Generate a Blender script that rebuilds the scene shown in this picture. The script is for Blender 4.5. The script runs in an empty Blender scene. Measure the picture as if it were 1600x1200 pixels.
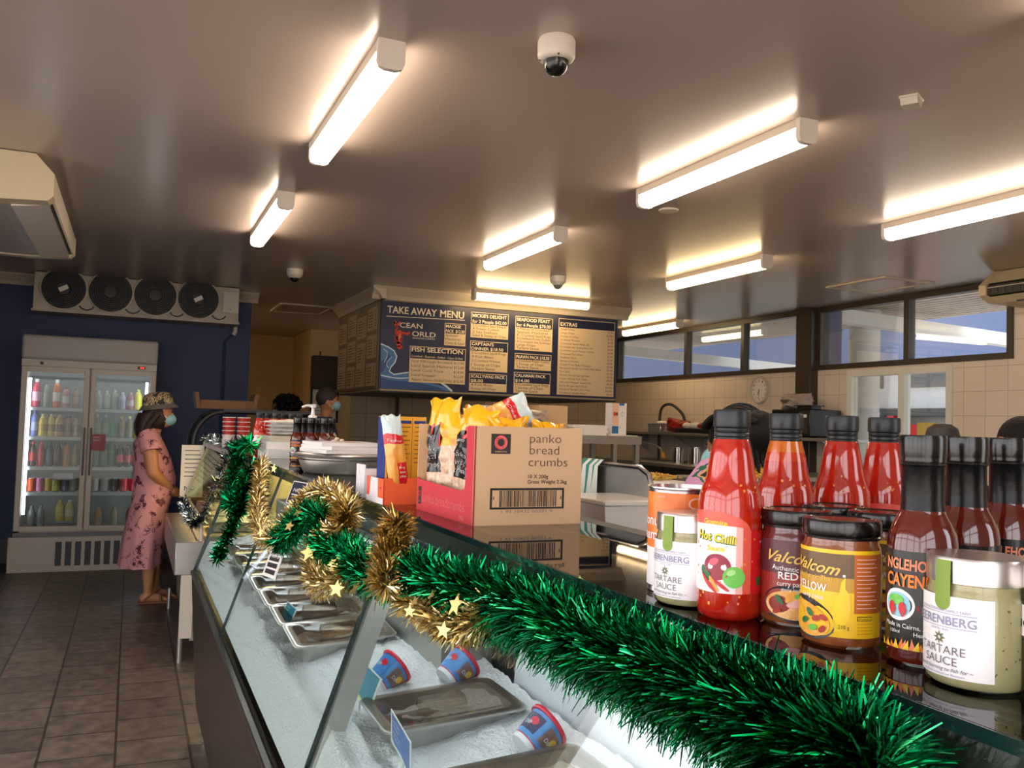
import bpy, bmesh, math, random
from mathutils import Vector, Matrix, noise
SC = bpy.context.scene
COL = SC.collection
PI = math.pi

# ---------------------------------------------------------------- camera
FPX = 1375.5
CAM = Vector((0, 0, 1.42))
_p, _r, _y = math.radians(2.604), math.radians(1.729), math.radians(23.267)
FW = Vector((math.sin(_y)*math.cos(_p), math.cos(_y)*math.cos(_p), math.sin(_p)))
_r0 = Vector((math.cos(_y), -math.sin(_y), 0)); _u0 = _r0.cross(FW)
RT = _r0*math.cos(_r) + _u0*math.sin(_r)
UP = -_r0*math.sin(_r) + _u0*math.cos(_r)
cd = bpy.data.cameras.new('camera'); cam = bpy.data.objects.new('camera', cd); COL.objects.link(cam)
cd.sensor_width = 36; cd.lens = FPX/1600*36; cd.clip_start = .02; cd.clip_end = 200
m = Matrix((RT, UP, -FW)).transposed().to_4x4(); m.translation = CAM
cam.matrix_world = m
SC.camera = cam

# ---------------------------------------------------------------- world, sun, exposure
SC.view_settings.view_transform = 'Standard'
SC.view_settings.look = 'None'
SC.view_settings.exposure = 0.14
SC.view_settings.gamma = 1.0
try: SC.view_settings.use_curve_mapping = False
except Exception: pass
w = bpy.data.worlds.new('sky'); SC.world = w; w.use_nodes = True
nt = w.node_tree; bg = nt.nodes['Background']
sky = nt.nodes.new('ShaderNodeTexSky'); sky.sky_type = 'HOSEK_WILKIE'; sky.turbidity = 4
sky.sun_direction = (.6, .3, .75)
mixc = nt.nodes.new('ShaderNodeMix'); mixc.data_type = 'RGBA'; mixc.inputs[0].default_value = .75
mixc.inputs[7].default_value = (1, .97, .98, 1)
nt.links.new(sky.outputs[0], mixc.inputs[6]); nt.links.new(mixc.outputs[2], bg.inputs[0])
bg.inputs[1].default_value = 4.5
sd = bpy.data.lights.new('sun', 'SUN'); sd.energy = 9.0; sd.angle = .02; sd.color = (1, .96, .9)
so = bpy.data.objects.new('sun', sd); COL.objects.link(so)
so.rotation_euler = Vector((-.6, -.3, -.75)).to_track_quat('-Z', 'Y').to_euler()
cy = SC.cycles
cy.max_bounces = 7; cy.diffuse_bounces = 3; cy.glossy_bounces = 3; cy.transmission_bounces = 3
cy.transparent_max_bounces = 14; cy.caustics_reflective = False; cy.caustics_refractive = False
cy.sample_clamp_indirect = 4.0; cy.use_denoising = True

# ---------------------------------------------------------------- unprojection onto planes of the place
def ray(x, y): return FW*FPX + RT*(x-800) - UP*(y-600)
def onp(x, y, ax, val):
    d = ray(x, y); return CAM + d*((val-CAM[ax])/d[ax])
def oX(x, y, v): return onp(x, y, 0, v)
def oY(x, y, v): return onp(x, y, 1, v)
def oZ(x, y, v): return onp(x, y, 2, v)
def deep(x, y, k): return CAM + ray(x, y)*(k/FPX)
GB, GT = (.286, .717), (.463, 1.2534)          # front glass of the fish case: foot and head (x, z)
def onglass(x, y, off=.03):
    d = ray(x, y); n = Vector((-(GT[1]-GB[1]), 0, GT[0]-GB[0])).normalized(); q = Vector((GB[0], 0, GB[1])) + n*off
    return CAM + d*((q-CAM).dot(n)/d.dot(n))

# ---------------------------------------------------------------- materials
MATS = {}
def lin(c): c /= 255; return c/12.92 if c <= .04045 else ((c+.055)/1.055)**2.4
def rgb(c): return (lin(c[0]), lin(c[1]), lin(c[2]), 1)
def mat(name, col, rough=.5, metal=0, spec=.5, emit=0, var=None, bump=None, coat=0, sss=0, alpha=1, tr=0, aniso=None):
    """var=(scale, amount, colour2) mottles the colour with noise, bump=(scale, strength)"""
    if name in MATS: return name
    M = bpy.data.materials.new(name); M.use_nodes = True; MATS[name] = M
    n = M.node_tree.nodes; L = M.node_tree.links; b = n['Principled BSDF']
    b.inputs['Base Color'].default_value = rgb(col); b.inputs['Roughness'].default_value = rough
    b.inputs['Metallic'].default_value = metal; b.inputs['Specular IOR Level'].default_value = spec
    b.inputs['Coat Weight'].default_value = coat; b.inputs['Coat Roughness'].default_value = .04
    b.inputs['Alpha'].default_value = alpha; b.inputs['Transmission Weight'].default_value = tr
    if emit:
        b.inputs['Emission Color'].default_value = rgb(col); b.inputs['Emission Strength'].default_value = emit
    if var or bump:
        tc = n.new('ShaderNodeTexCoord')
    if var:
        t = n.new('ShaderNodeTexNoise'); t.inputs['Scale'].default_value = var[0]; t.inputs['Detail'].default_value = 5
        L.new(tc.outputs['Object'], t.inputs['Vector'])
        r = n.new('ShaderNodeValToRGB'); e = r.color_ramp.elements
        e[0].position = .5-.5*var[3] if len(var) > 3 else .35; e[1].position = .5+.5*var[3] if len(var) > 3 else .65
        mx = n.new('ShaderNodeMix'); mx.data_type = 'RGBA'
        mx.inputs[6].default_value = rgb(col); mx.inputs[7].default_value = rgb(var[2])
        mul = n.new('ShaderNodeMath'); mul.operation = 'MULTIPLY'; mul.inputs[1].default_value = var[1]
        L.new(t.outputs[0], r.inputs[0]); L.new(r.outputs[0], mul.inputs[0]); L.new(mul.outputs[0], mx.inputs[0])
        L.new(mx.outputs[2], b.inputs['Base Color'])
    if bump:
        t = n.new('ShaderNodeTexNoise'); t.inputs['Scale'].default_value = bump[0]; t.inputs['Detail'].default_value = 4
        L.new(tc.outputs['Object'], t.inputs['Vector'])
        bp = n.new('ShaderNodeBump'); bp.inputs['Strength'].default_value = bump[1]; bp.inputs['Distance'].default_value = .01
        L.new(t.outputs[0], bp.inputs['Height']); L.new(bp.outputs[0], b.inputs['Normal'])
    return name
def glass(name, tint=(235, 245, 240), rough=0, refl=1.0, ior=1.45):
    if name in MATS: return name
    M = bpy.data.materials.new(name); M.use_nodes = True; MATS[name] = M
    n = M.node_tree.nodes; L = M.node_tree.links; n.remove(n['Principled BSDF']); out = n['Material Output']
    t = n.new('ShaderNodeBsdfTransparent'); t.inputs[0].default_value = rgb(tint)
    g = n.new('ShaderNodeBsdfGlossy'); g.inputs['Roughness'].default_value = rough
    f = n.new('ShaderNodeFresnel'); f.inputs[0].default_value = ior
    ml = n.new('ShaderNodeMath'); ml.operation = 'MULTIPLY'; ml.inputs[1].default_value = refl; ml.use_clamp = True
    mx = n.new('ShaderNodeMixShader')
    L.new(f.outputs[0], ml.inputs[0]); L.new(ml.outputs[0], mx.inputs[0]); L.new(t.outputs[0], mx.inputs[1]); L.new(g.outputs[0], mx.inputs[2])
    L.new(mx.outputs[0], out.inputs[0]); return name
def film(name, col, opacity=.3, rough=.15):
    """thin clear plastic: partly see-through, partly glossy coloured skin"""
    if name in MATS: return name
    mat(name, col, rough); M = MATS[name]; n = M.node_tree.nodes; L = M.node_tree.links
    t = n.new('ShaderNodeBsdfTransparent'); mx = n.new('ShaderNodeMixShader'); lw = n.new('ShaderNodeLayerWeight'); lw.inputs[0].default_value = .35
    ad = n.new('ShaderNodeMath'); ad.operation = 'ADD'; ad.use_clamp = True; ad.inputs[1].default_value = opacity
    L.new(lw.outputs['Facing'], ad.inputs[0]); L.new(ad.outputs[0], mx.inputs[0])
    L.new(t.outputs[0], mx.inputs[1]); L.new(n['Principled BSDF'].outputs[0], mx.inputs[2]); L.new(mx.outputs[0], n['Material Output'].inputs[0])
    return name
def tiled(name, c1, c2, grout, w, h, mortar, rough, plane, offset=0, bumpy=.3, mott=None):
    """tile or plank pattern; plane picks the two object axes it lies in"""
    if name in MATS: return name
    mat(name, c1, rough); M = MATS[name]; n = M.node_tree.nodes; L = M.node_tree.links; b = n['Principled BSDF']
    tc = n.new('ShaderNodeTexCoord'); sp = n.new('ShaderNodeSeparateXYZ'); cb = n.new('ShaderNodeCombineXYZ')
    L.new(tc.outputs['Object'], sp.inputs[0]); L.new(sp.outputs[plane[0]], cb.inputs[0]); L.new(sp.outputs[plane[1]], cb.inputs[1])
    br = n.new('ShaderNodeTexBrick'); L.new(cb.outputs[0], br.inputs['Vector'])
    br.offset = offset; br.inputs['Color1'].default_value = rgb(c1); br.inputs['Color2'].default_value = rgb(c2); br.inputs['Mortar'].default_value = rgb(grout)
    br.inputs['Scale'].default_value = 1; br.inputs['Brick Width'].default_value = w; br.inputs['Row Height'].default_value = h
    br.inputs['Mortar Size'].default_value = mortar; br.inputs['Mortar Smooth'].default_value = .2
    last = br.outputs[0]
    if mott:
        t = n.new('ShaderNodeTexNoise'); t.inputs['Scale'].default_value = mott[0]; t.inputs['Detail'].default_value = 6
        L.new(cb.outputs[0], t.inputs['Vector']); mx = n.new('ShaderNodeMix'); mx.data_type = 'RGBA'; mx.blend_type = 'MULTIPLY'
        r = n.new('ShaderNodeValToRGB'); r.color_ramp.elements[0].position = .3; r.color_ramp.elements[0].color = (mott[1],)*3+(1,); r.color_ramp.elements[1].position = .65
        L.new(t.outputs[0], r.inputs[0]); mx.inputs[0].default_value = 1; L.new(last, mx.inputs[6]); L.new(r.outputs[0], mx.inputs[7]); last = mx.outputs[2]
        L.new(t.outputs[0], b.inputs['Roughness']) if mott[2] else None
    L.new(last, b.inputs['Base Color'])
    bp = n.new('ShaderNodeBump'); bp.inputs['Strength'].default_value = bumpy; bp.inputs['Distance'].default_value = .004; bp.invert = True
    L.new(br.outputs['Fac'], bp.inputs['Height']); L.new(bp.outputs[0], b.inputs['Normal'])
    return name
def patches(name, cols, scale, rough=.8, stretch=(1, 1, 1)):
    """printed cloth: a ground colour with blotches; cols = [(position, colour), ...]"""
    if name in MATS: return name
    mat(name, cols[0][1], rough); M = MATS[name]; n = M.node_tree.nodes; L = M.node_tree.links; b = n['Principled BSDF']
    tc = n.new('ShaderNodeTexCoord'); mp = n.new('ShaderNodeMapping'); mp.inputs['Scale'].default_value = stretch
    t = n.new('ShaderNodeTexNoise'); t.inputs['Scale'].default_value = scale; t.inputs['Detail'].default_value = 3
    L.new(tc.outputs['Object'], mp.inputs[0]); L.new(mp.outputs[0], t.inputs['Vector'])
    r = n.new('ShaderNodeValToRGB'); r.color_ramp.interpolation = 'CONSTANT'; e = r.color_ramp.elements
    e[0].position = 0; e[0].color = rgb(cols[0][1])
    e[1].position = cols[1][0]; e[1].color = rgb(cols[1][1])
    for p, c in cols[2:]:
        k = e.new(p); k.color = rgb(c)
    L.new(t.outputs[0], r.inputs[0]); L.new(r.outputs[0], b.inputs['Base Color']); return name

# ---------------------------------------------------------------- mesh building
_txt = {}
def text_geo(s, shear=0, offset=0, spacing=1.0, line=1.0):
    k = (s, shear, offset, spacing, line)
    if k not in _txt:
        c = bpy.data.curves.new('t', 'FONT'); c.body = s; c.size = 1; c.resolution_u = 3; c.shear = shear; c.offset = offset
        c.space_character = spacing; c.space_line = line; c.fill_mode = 'FRONT'
        o = bpy.data.objects.new('t', c); me = o.to_mesh()
        _txt[k] = ([v.co.copy() for v in me.vertices], [tuple(p.vertices) for p in me.polygons])
        o.to_mesh_clear(); bpy.data.objects.remove(o); bpy.data.curves.remove(c)
    return _txt[k]
def flat(o, ux, uy):
    """mapping (u, v, lift) onto a plane with origin o and unit axes ux, uy"""
    o, ux, uy = Vector(o), Vector(ux), Vector(uy); nn = ux.cross(uy)
    return lambda u, v, d=0: o + ux*u + uy*v + nn*d
def wrap(r, a0=0, z0=0, rfun=None):
    """mapping onto a cylinder, u runs along the arc from the local -Y side"""
    def f(u, v, d=0):
        rr = (rfun(z0+v) if rfun else r) + d; a = a0 + u/r
        return Vector((rr*math.sin(a), -rr*math.cos(a), z0+v))
    return f
class MB:
    def __init__(s): s.v = []; s.f = []; s.mi = []; s.sm = []; s.mats = []; s.T = None
    def mid(s, m):
        if m not in s.mats: s.mats.append(m)
        return s.mats.index(m)
    def add(s, vs, fs, m, smooth=False):
        o = len(s.v)
        vs = [Vector(v) for v in vs]
        if s.T is not None: vs = [s.T @ v for v in vs]
        s.v += vs
        ml = m if isinstance(m, list) else None
        for i, f in enumerate(fs):
            s.f.append([o+k for k in f]); s.mi.append(s.mid(ml[i] if ml else m)); s.sm.append(smooth)
        return s
    def quad(s, a, b, c, d, m): return s.add([a, b, c, d], [(0, 1, 2, 3)], m)
    def box(s, x0, x1, y0, y1, z0, z1, m, bev=0, seg=1):
        if bev <= 0:
            vs = [(x, y, z) for z in (z0, z1) for y in (y0, y1) for x in (x0, x1)]
            return s.add(vs, [(0, 2, 3, 1), (4, 5, 7, 6), (0, 1, 5, 4), (2, 6, 7, 3), (0, 4, 6, 2), (1, 3, 7, 5)], m)
        bm = bmesh.new(); bmesh.ops.create_cube(bm, size=1)
        for v in bm.verts: v.co = Vector(((x0+x1)/2+v.co.x*(x1-x0), (y0+y1)/2+v.co.y*(y1-y0), (z0+z1)/2+v.co.z*(z1-z0)))
        bmesh.ops.bevel(bm, geom=bm.edges[:], offset=bev, segments=seg, profile=.6, affect='EDGES')
        bm.verts.index_update()
        s.add([v.co for v in bm.verts], [[v.index for v in f.verts] for f in bm.faces], m, True); bm.free(); return s
    def prism(s, poly, ax, a0, a1, m):
        """polygon in the two axes other than ax (in order), drawn out along ax"""
        n = len(poly)
        def P(p, a):
            return {0: (a, p[0], p[1]), 1: (p[0], a, p[1]), 2: (p[0], p[1], a)}[ax]
        vs = [P(p, a0) for p in poly] + [P(p, a1) for p in poly]
        fs = [tuple(range(n))[::-1], tuple(range(n, 2*n))] + [(i, (i+1) % n, n+(i+1) % n, n+i) for i in range(n)]
        return s.add(vs, fs, m)
    def lathe(s, prof, m, n=32, c=(0, 0, 0), caps=True, sx=1, sy=1):
        """prof: [(r, z), ...] from the bottom up; m: one material or one per band"""
        vs = []; fs = []; ms = []
        for r, z in prof:
            for i in range(n):
                a = 2*PI*i/n; vs.append((c[0]+r*math.cos(a)*sx, c[1]+r*math.sin(a)*sy, c[2]+z))
        for k in range(len(prof)-1):
            for i in range(n):
                j = (i+1) % n; fs.append((k*n+i, k*n+j, (k+1)*n+j, (k+1)*n+i)); ms.append(m[k] if isinstance(m, list) else m)
        if caps:
            fs.append(tuple(range(n))[::-1]); ms.append(m[0] if isinstance(m, list) else m)
            k = (len(prof)-1)*n; fs.append(tuple(range(k, k+n))); ms.append(m[-1] if isinstance(m, list) else m)
        return s.add(vs, fs, ms, True)
    def tube(s, path, r, m, n=8, caps=True):
        path = [Vector(p) for p in path]; k = len(path); rs = r if isinstance(r, (list, tuple)) else [r]*k
        vs = []; fs = []; prev = None
        for i, p in enumerate(path):
            t = (path[min(i+1, k-1)] - path[max(i-1, 0)]).normalized()
            if prev is None: a = t.orthogonal().normalized()
            else: a = (prev - t*prev.dot(t)); a = a.normalized() if a.length > 1e-6 else t.orthogonal().normalized()
            prev = a; b = t.cross(a)
            for j in range(n):
                q = 2*PI*j/n; vs.append(p + (a*math.cos(q)+b*math.sin(q))*rs[i])
        for i in range(k-1):
            for j in range(n):
                l = (j+1) % n; fs.append((i*n+j, i*n+l, (i+1)*n+l, (i+1)*n+j))
        if caps: fs += [tuple(range(n))[::-1], tuple(range((k-1)*n, k*n))]
        return s.add(vs, fs, m, True)
    def ball(s, c, r, m, nu=16, nv=10, M=None):
        rx, ry, rz = r if isinstance(r, (list, tuple)) else (r, r, r); c = Vector(c); vs = []; fs = []
        for j in range(1, nv):
            t = PI*j/nv
            for i in range(nu):
                a = 2*PI*i/nu; q = Vector((rx*math.sin(t)*math.cos(a), ry*math.sin(t)*math.sin(a), rz*math.cos(t)))
                vs.append(c + (M @ q if M else q))
        for e in (Vector((0, 0, rz)), Vector((0, 0, -rz))): vs.append(c + (M @ e if M else e))
        for j in range(nv-2):
            for i in range(nu):
                k = (i+1) % nu; fs.append((j*nu+i, (j+1)*nu+i, (j+1)*nu+k, j*nu+k))
        T = len(vs)-2
        for i in range(nu):
            k = (i+1) % nu; fs.append((T, i, k)); fs.append((T+1, (nv-2)*nu+k, (nv-2)*nu+i))
        return s.add(vs, fs, m, True)
    def loft(s, secs, m, n=24, caps=True):
        """secs: [(centre, rx, ry)] horizontal ellipses"""
        vs = []; fs = []
        for c, rx, ry in secs:
            for i in range(n):
                a = 2*PI*i/n; vs.append((c[0]+rx*math.cos(a), c[1]+ry*math.sin(a), c[2]))
        for k in range(len(secs)-1):
            for i in range(n):
                j = (i+1) % n; fs.append((k*n+i, k*n+j, (k+1)*n+j, (k+1)*n+i))
        if caps: fs += [tuple(range(n))[::-1], tuple(range((len(secs)-1)*n, len(secs)*n))]
        return s.add(vs, fs, m, True)
    # printed matter on a mapping P(u, v, lift)
    def rect(s, P, u0, u1, v0, v1, m, d=0, n=1):
        vs = []; fs = []
        for i in range(n+1):
            u = u0+(u1-u0)*i/n; vs += [P(u, v0, d), P(u, v1, d)]
        for i in range(n): fs.append((2*i, 2*i+2, 2*i+3, 2*i+1))
        return s.add(vs, fs, m)
    def disc(s, P, u, v, ru, rv, m, d=0, n=20, rot=0, a0=0, a1=2*PI):
        vs = [P(u, v, d)]
        for i in range(n+1):
            a = a0+(a1-a0)*i/n; x = ru*math.cos(a); y = rv*math.sin(a)
            vs.append(P(u+x*math.cos(rot)-y*math.sin(rot), v+x*math.sin(rot)+y*math.cos(rot), d))
        return s.add(vs, [(0, i, i+1) for i in range(1, n+1)], m)
    def ring(s, P, u, v, r0, r1, m, d=0, n=24):
        vs = []
        for i in range(n):
            a = 2*PI*i/n
            for r in (r0, r1): vs.append(P(u+r*math.cos(a), v+r*math.sin(a), d))
        return s.add(vs, [(2*i, 2*i+1, 2*((i+1) % n)+1, 2*((i+1) % n)) for i in range(n)], m)
    def poly(s, P, pts, m, d=0): return s.add([P(u, v, d) for u, v in pts], [tuple(range(len(pts)))], m)
    def fan(s, P, pts, m, d=0):
        cu = sum(p[0] for p in pts)/len(pts); cv = sum(p[1] for p in pts)/len(pts)
        return s.add([P(cu, cv, d)]+[P(u, v, d) for u, v in pts], [(0, i+1, (i+1) % len(pts)+1) for i in range(len(pts))], m)
    def stroke(s, P, pts, w, m, d=0):
        vs = []; k = len(pts)
        for i in range(k):
            a = pts[max(i-1, 0)]; b = pts[min(i+1, k-1)]; dx, dy = b[0]-a[0], b[1]-a[1]; l = math.hypot(dx, dy) or 1
            ww = (w[i] if isinstance(w, list) else w)/2
            vs += [P(pts[i][0]-dy/l*ww, pts[i][1]+dx/l*ww, d), P(pts[i][0]+dy/l*ww, pts[i][1]-dx/l*ww, d)]
        return s.add(vs, [(2*i, 2*i+1, 2*i+3, 2*i+2) for i in range(k-1)], m)
    def text(s, P, u, v, t, size, m, d=.0004, align='L', width=None, rot=0, **kw):
        """v is the base line; width squeezes or stretches the line to that length"""
        vs, fs = text_geo(t, **kw)
        if not vs: return s
        x0 = min(p.x for p in vs); x1 = max(p.x for p in vs); kx = size if width is None else width/max(x1-x0, 1e-6)
        W = (x1-x0)*kx; sh = {'L': 0, 'C': -W/2, 'R': -W}[align]; c, q = math.cos(rot), math.sin(rot)
        out = []
        for p in vs:
            a, b = (p.x-x0)*kx+sh, p.y*size
            out.append(P(u+a*c-b*q, v+a*q+b*c, d))
        return s.add(out, fs, m)
    def build(s, name, parent=None, sharp=40):
        me = bpy.data.meshes.new(name); me.from_pydata([tuple(v) for v in s.v], [], s.f)
        for k in s.mats: me.materials.append(MATS[k])
        me.polygons.foreach_set('material_index', s.mi); me.polygons.foreach_set('use_smooth', s.sm)
        if any(s.sm): me.set_sharp_from_angle(angle=math.radians(sharp))
        me.update()
        o = bpy.data.objects.new(name, me); COL.objects.link(o)
        if parent: o.parent = parent
        return o
def tag(o, label, cat, group=None, kind=None):
    o['label'] = label; o['category'] = cat
    if group: o['group'] = group
    if kind: o['kind'] = kind
    return o
def thing(name, label, cat, loc=(0, 0, 0), rz=0, group=None):
    o = bpy.data.objects.new(name, None); o.empty_display_size = .05; COL.objects.link(o)
    o.location = loc; o.rotation_euler = (0, 0, rz); return tag(o, label, cat, group)
def struct(mb, name, parent=None):
    o = mb.build(name, parent)
    if parent is None: o['kind'] = 'structure'
    return o
def kids(o): return [c for c in COL.objects if c.parent is o]
def dup(o, label=None, loc=None, rz=None, parent=None):
    c = o.copy(); COL.objects.link(c)
    if parent: c.parent = parent; c.matrix_parent_inverse = o.matrix_parent_inverse.copy()
    if label: c['label'] = label
    if loc is not None: c.location = loc
    if rz is not None: c.rotation_euler = (0, 0, rz)
    for k in kids(o): dup(k, parent=c)
    return c
def smoothpath(pts, n=6):
    out = []; pts = [Vector(p) for p in pts]
    for i in range(len(pts)-1):
        p0, p1, p2, p3 = pts[max(i-1, 0)], pts[i], pts[i+1], pts[min(i+2, len(pts)-1)]
        for j in range(n):
            t = j/n; out.append(.5*((2*p1)+(p2-p0)*t+(2*p0-5*p1+4*p2-p3)*t*t+(3*p1-p0-3*p2+p3)*t**3))
    out.append(pts[-1]); return out
def fuse(mb, name, parent, voxel=.008, smooth=4):
    """joins overlapping volumes into one continuous skin"""
    o = mb.build(name)
    md = o.modifiers.new('r', 'REMESH'); md.mode = 'VOXEL'; md.voxel_size = voxel; md.use_smooth_shade = True
    sm = o.modifiers.new('s', 'SMOOTH'); sm.iterations = smooth; sm.factor = .5
    dg = bpy.context.evaluated_depsgraph_get(); dg.update()
    me = bpy.data.meshes.new_from_object(o.evaluated_get(dg)); old = o.data
    o.modifiers.clear(); o.data = me; bpy.data.meshes.remove(old)
    me.materials.clear()
    me.materials.append(MATS[mb.mats[0]]); me.polygons.foreach_set('material_index', [0]*len(me.polygons))
    me.polygons.foreach_set('use_smooth', [True]*len(me.polygons))
    o.parent = parent; return o
def faceto(x, y): return math.atan2(-y, -x) + PI/2      # turns the local -Y side towards the camera's spot
# ---------------------------------------------------------------- palette
mat('ceil', (184, 169, 161), .24, spec=.6, var=(1.5, .25, (174, 160, 152)))
mat('blue_wall', (30, 47, 92), .55, var=(2.5, .5, (24, 40, 82)))
mat('cream_wall', (214, 186, 142), .7, var=(1.2, .4, (200, 170, 126)))
mat('trim_cream', (205, 190, 168), .5)
tiled('floor_tile', (134, 118, 104), (112, 98, 88), (66, 59, 54), .29, .29, .006, .45, (1, 0), .5, .6, (14, .42, False))
tiled('wall_tile_x', (230, 214, 198), (224, 208, 192), (192, 174, 156), .2, .2, .003, .22, (1, 2))
tiled('wall_tile_y', (190, 176, 154), (184, 170, 148), (150, 136, 118), .3, .3, .004, .25, (0, 2))
mat('brown_frame', (58, 46, 38), .4)
mat('white_frame', (226, 222, 212), .4)
mat('white_plastic', (225, 215, 202), .4)
mat('off_white', (206, 196, 180), .45)
mat('aged_white', (196, 186, 168), .5, var=(5, .6, (160, 148, 128)))
mat('ac_beige', (206, 190, 156), .45)
mat('ac_grey', (178, 174, 170), .45)
mat('black', (18, 18, 19), .45)
mat('black_gloss', (12, 12, 13), .22, coat=.25)
mat('dark_grey', (52, 51, 52), .5)
mat('mid_grey', (120, 118, 116), .5)
mat('tube', (255, 232, 204), .4, emit=18)
mat('tube_warm', (255, 222, 164), .4, emit=16)
mat('steel', (200, 196, 190), .34, metal=.85, var=(30, .3, (176, 172, 166)))
mat('steel_dull', (172, 168, 162), .45, metal=.8)
mat('steel_dark', (92, 86, 80), .35, metal=.9)
mat('chrome', (225, 225, 225), .1, metal=1)
mat('white', (236, 234, 230), .45)
mat('paper', (238, 232, 226), .7)
mat('paper_tan', (214, 188, 150), .75)
mat('ink', (26, 24, 26), .6)
mat('ink_brown', (84, 48, 36), .6)
mat('ink_grey', (110, 110, 124), .6)
mat('added_case_led', (244, 248, 255), .4, emit=15)  # glow of the strip added inside the fish case
mat('red', (200, 26, 30), .4)
mat('red_deep', (150, 18, 22), .4)
mat('red_led', (255, 40, 40), .4, emit=3)
mat('yellow', (240, 190, 40), .4)
mat('navy', (24, 30, 58), .5)
mat('navy_board', (30, 38, 72), .35)
mat('green_print', (60, 150, 60), .5)
mat('soffit', (224, 212, 206), .6)
mat('ext_blue', (86, 98, 136), .6)
mat('ext_white', (240, 236, 232), .6)
mat('ext_red', (205, 30, 44), .5)
mat('pale_concrete', (196, 188, 180), .9)  # concrete made pale so it bounces light up to the veranda ceiling
glass('pane', (240, 246, 246), .0, .6)

# ---------------------------------------------------------------- room shell
CZ = 2.68
struct(MB().box(-2.7, 6.5, -1.4, 14.2, -.12, 0, 'floor_tile'), 'floor')
struct(MB().box(-2.7, 6.5, -1.4, 14.2, CZ, CZ+.15, 'ceil'), 'ceiling')
struct(MB().box(-2.7, 1.08, 9.35, 9.47, 0, CZ, 'blue_wall'), 'wall_back')
struct(MB().box(-.62, -.5, 9.47, 14.0, 0, CZ, 'cream_wall'), 'wall_passage')
f = MB().box(-2.1, -2.0, 4.6, 9.35, 0, CZ, 'blue_wall').box(-2.1, -2.0, -1.3, 4.6, 2.58, CZ, 'off_white').box(-2.1, -2.0, -1.3, 4.6, 0, .1, 'off_white')
for y in (-1.1, -.2, .9, 2.1, 3.3, 4.55): f.box(-2.09, -2.01, y-.04, y+.04, .1, 2.58, 'white_frame')
f.box(-2.08, -2.02, -1.3, 4.6, 2.0, 2.05, 'white_frame'); struct(f, 'wall_left')
struct(MB().box(-.6, 2.4, 14.0, 14.1, 0, CZ, 'cream_wall'), 'wall_far')
struct(MB().box(2.28, 4.8, 12.6, 12.72, 0, CZ, 'cream_wall').box(2.28, 2.4, 12.72, 14.0, 0, CZ, 'cream_wall'), 'wall_cold_room')
struct(MB().box(2.5, 6.42, 10.9, 11.02, 0, CZ, 'wall_tile_y'), 'wall_kitchen')
# right wall with its openings
r = MB()
r.box(6.3, 6.42, -1.4, 4.75, 0, CZ, 'wall_tile_x')
r.box(6.3, 6.42, 6.48, 10.9, 0, 2.05, 'wall_tile_x').box(6.3, 6.42, 4.75, 5.3, 0, 2.05, 'wall_tile_x')
r.box(6.3, 6.42, 5.3, 6.48, 0, .95, 'wall_tile_x').box(6.3, 6.42, 5.3, 6.48, 2.02, 2.05, 'wall_tile_x')
struct(r, 'wall_right')
struct(MB().box(6.2, 6.44, 6.89, 7.11, 0, CZ, 'brown_frame', .008), 'trim_1')
def window(name, y0, y1, z0, z1, bars, fm, fw, x=6.3, glassm='pane'):
    f = MB(); X0, X1 = x-.02, x+.06
    f.box(X0, X1, y0, y1, z0, z0+fw, fm).box(X0, X1, y0, y1, z1-fw, z1, fm)
    f.box(X0, X1, y0, y0+fw, z0+fw, z1-fw, fm).box(X0, X1, y1-fw, y1, z0+fw, z1-fw, fm)
    for b in bars: f.box(X0, X1, b-fw*.55, b+fw*.55, z0+fw, z1-fw, fm)
    o = struct(f, name)
    MB().box(x+.02, x+.026, y0+fw, y1-fw, z0+fw, z1-fw, glassm).build('pane', o)
    return o
window('window_1', 7.11, 10.88, 2.05, 2.679, (8.07, 9.18), 'brown_frame', .05)
window('window_2', 4.75, 6.89, 2.05, 2.679, (5.78,), 'brown_frame', .05)
window('window_3', 5.3, 6.48, .95, 2.03, (5.83,), 'white_frame', .06)
# shop front behind the photographer
f = MB(); f.box(-2.7, 6.5, -1.4, -1.3, 2.58, CZ, 'off_white').box(-2.7, 6.5, -1.4, -1.3, 0, .12, 'off_white')
for x in (-2.05, -.8, .38): f.box(x-.04, x+.04, -1.4, -1.3, .12, 2.58, 'white_frame')
f.box(.42, 1.9, -1.4, -1.3, .12, 2.58, 'off_white').box(3.3, 6.5, -1.4, -1.3, .12, 2.58, 'off_white').box(-2.05, .4, -1.38, -1.32, 2.0, 2.06, 'white_frame')
struct(f, 'wall_front')
for nm, x0, x1, y in (('trim_2', -2.6, 1.12, 9.29),):
    struct(MB().prism([(9.35, CZ), (9.25, CZ), (9.24, CZ-.02), (9.31, CZ-.07), (9.33, CZ-.1), (9.35, CZ-.1)], 0, -2.6, 1.14, 'trim_cream'), nm)
struct(MB().box(-2.6, 1.08, 9.33, 9.35, 0, .22, 'dark_grey'), 'baseboard_back')
struct(MB().box(1.55, 1.62, 13.96, 14.0, 0, 2.02, 'trim_cream').box(1.05, 1.62, 13.96, 14.0, 2.02, 2.1, 'trim_cream').box(1.09, 1.55, 13.97, 14.0, 0, 2.02, 'off_white'), 'door_1')
o = struct(MB().box(2.3, 2.34, 12.57, 12.6, 0, 2.2, 'trim_cream').box(2.3, 2.9, 12.575, 12.6, 0, 2.16, 'cream_wall').box(2.3, 3.0, 12.57, 12.6, 2.16, 2.22, 'trim_cream'), 'door_2')
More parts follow.
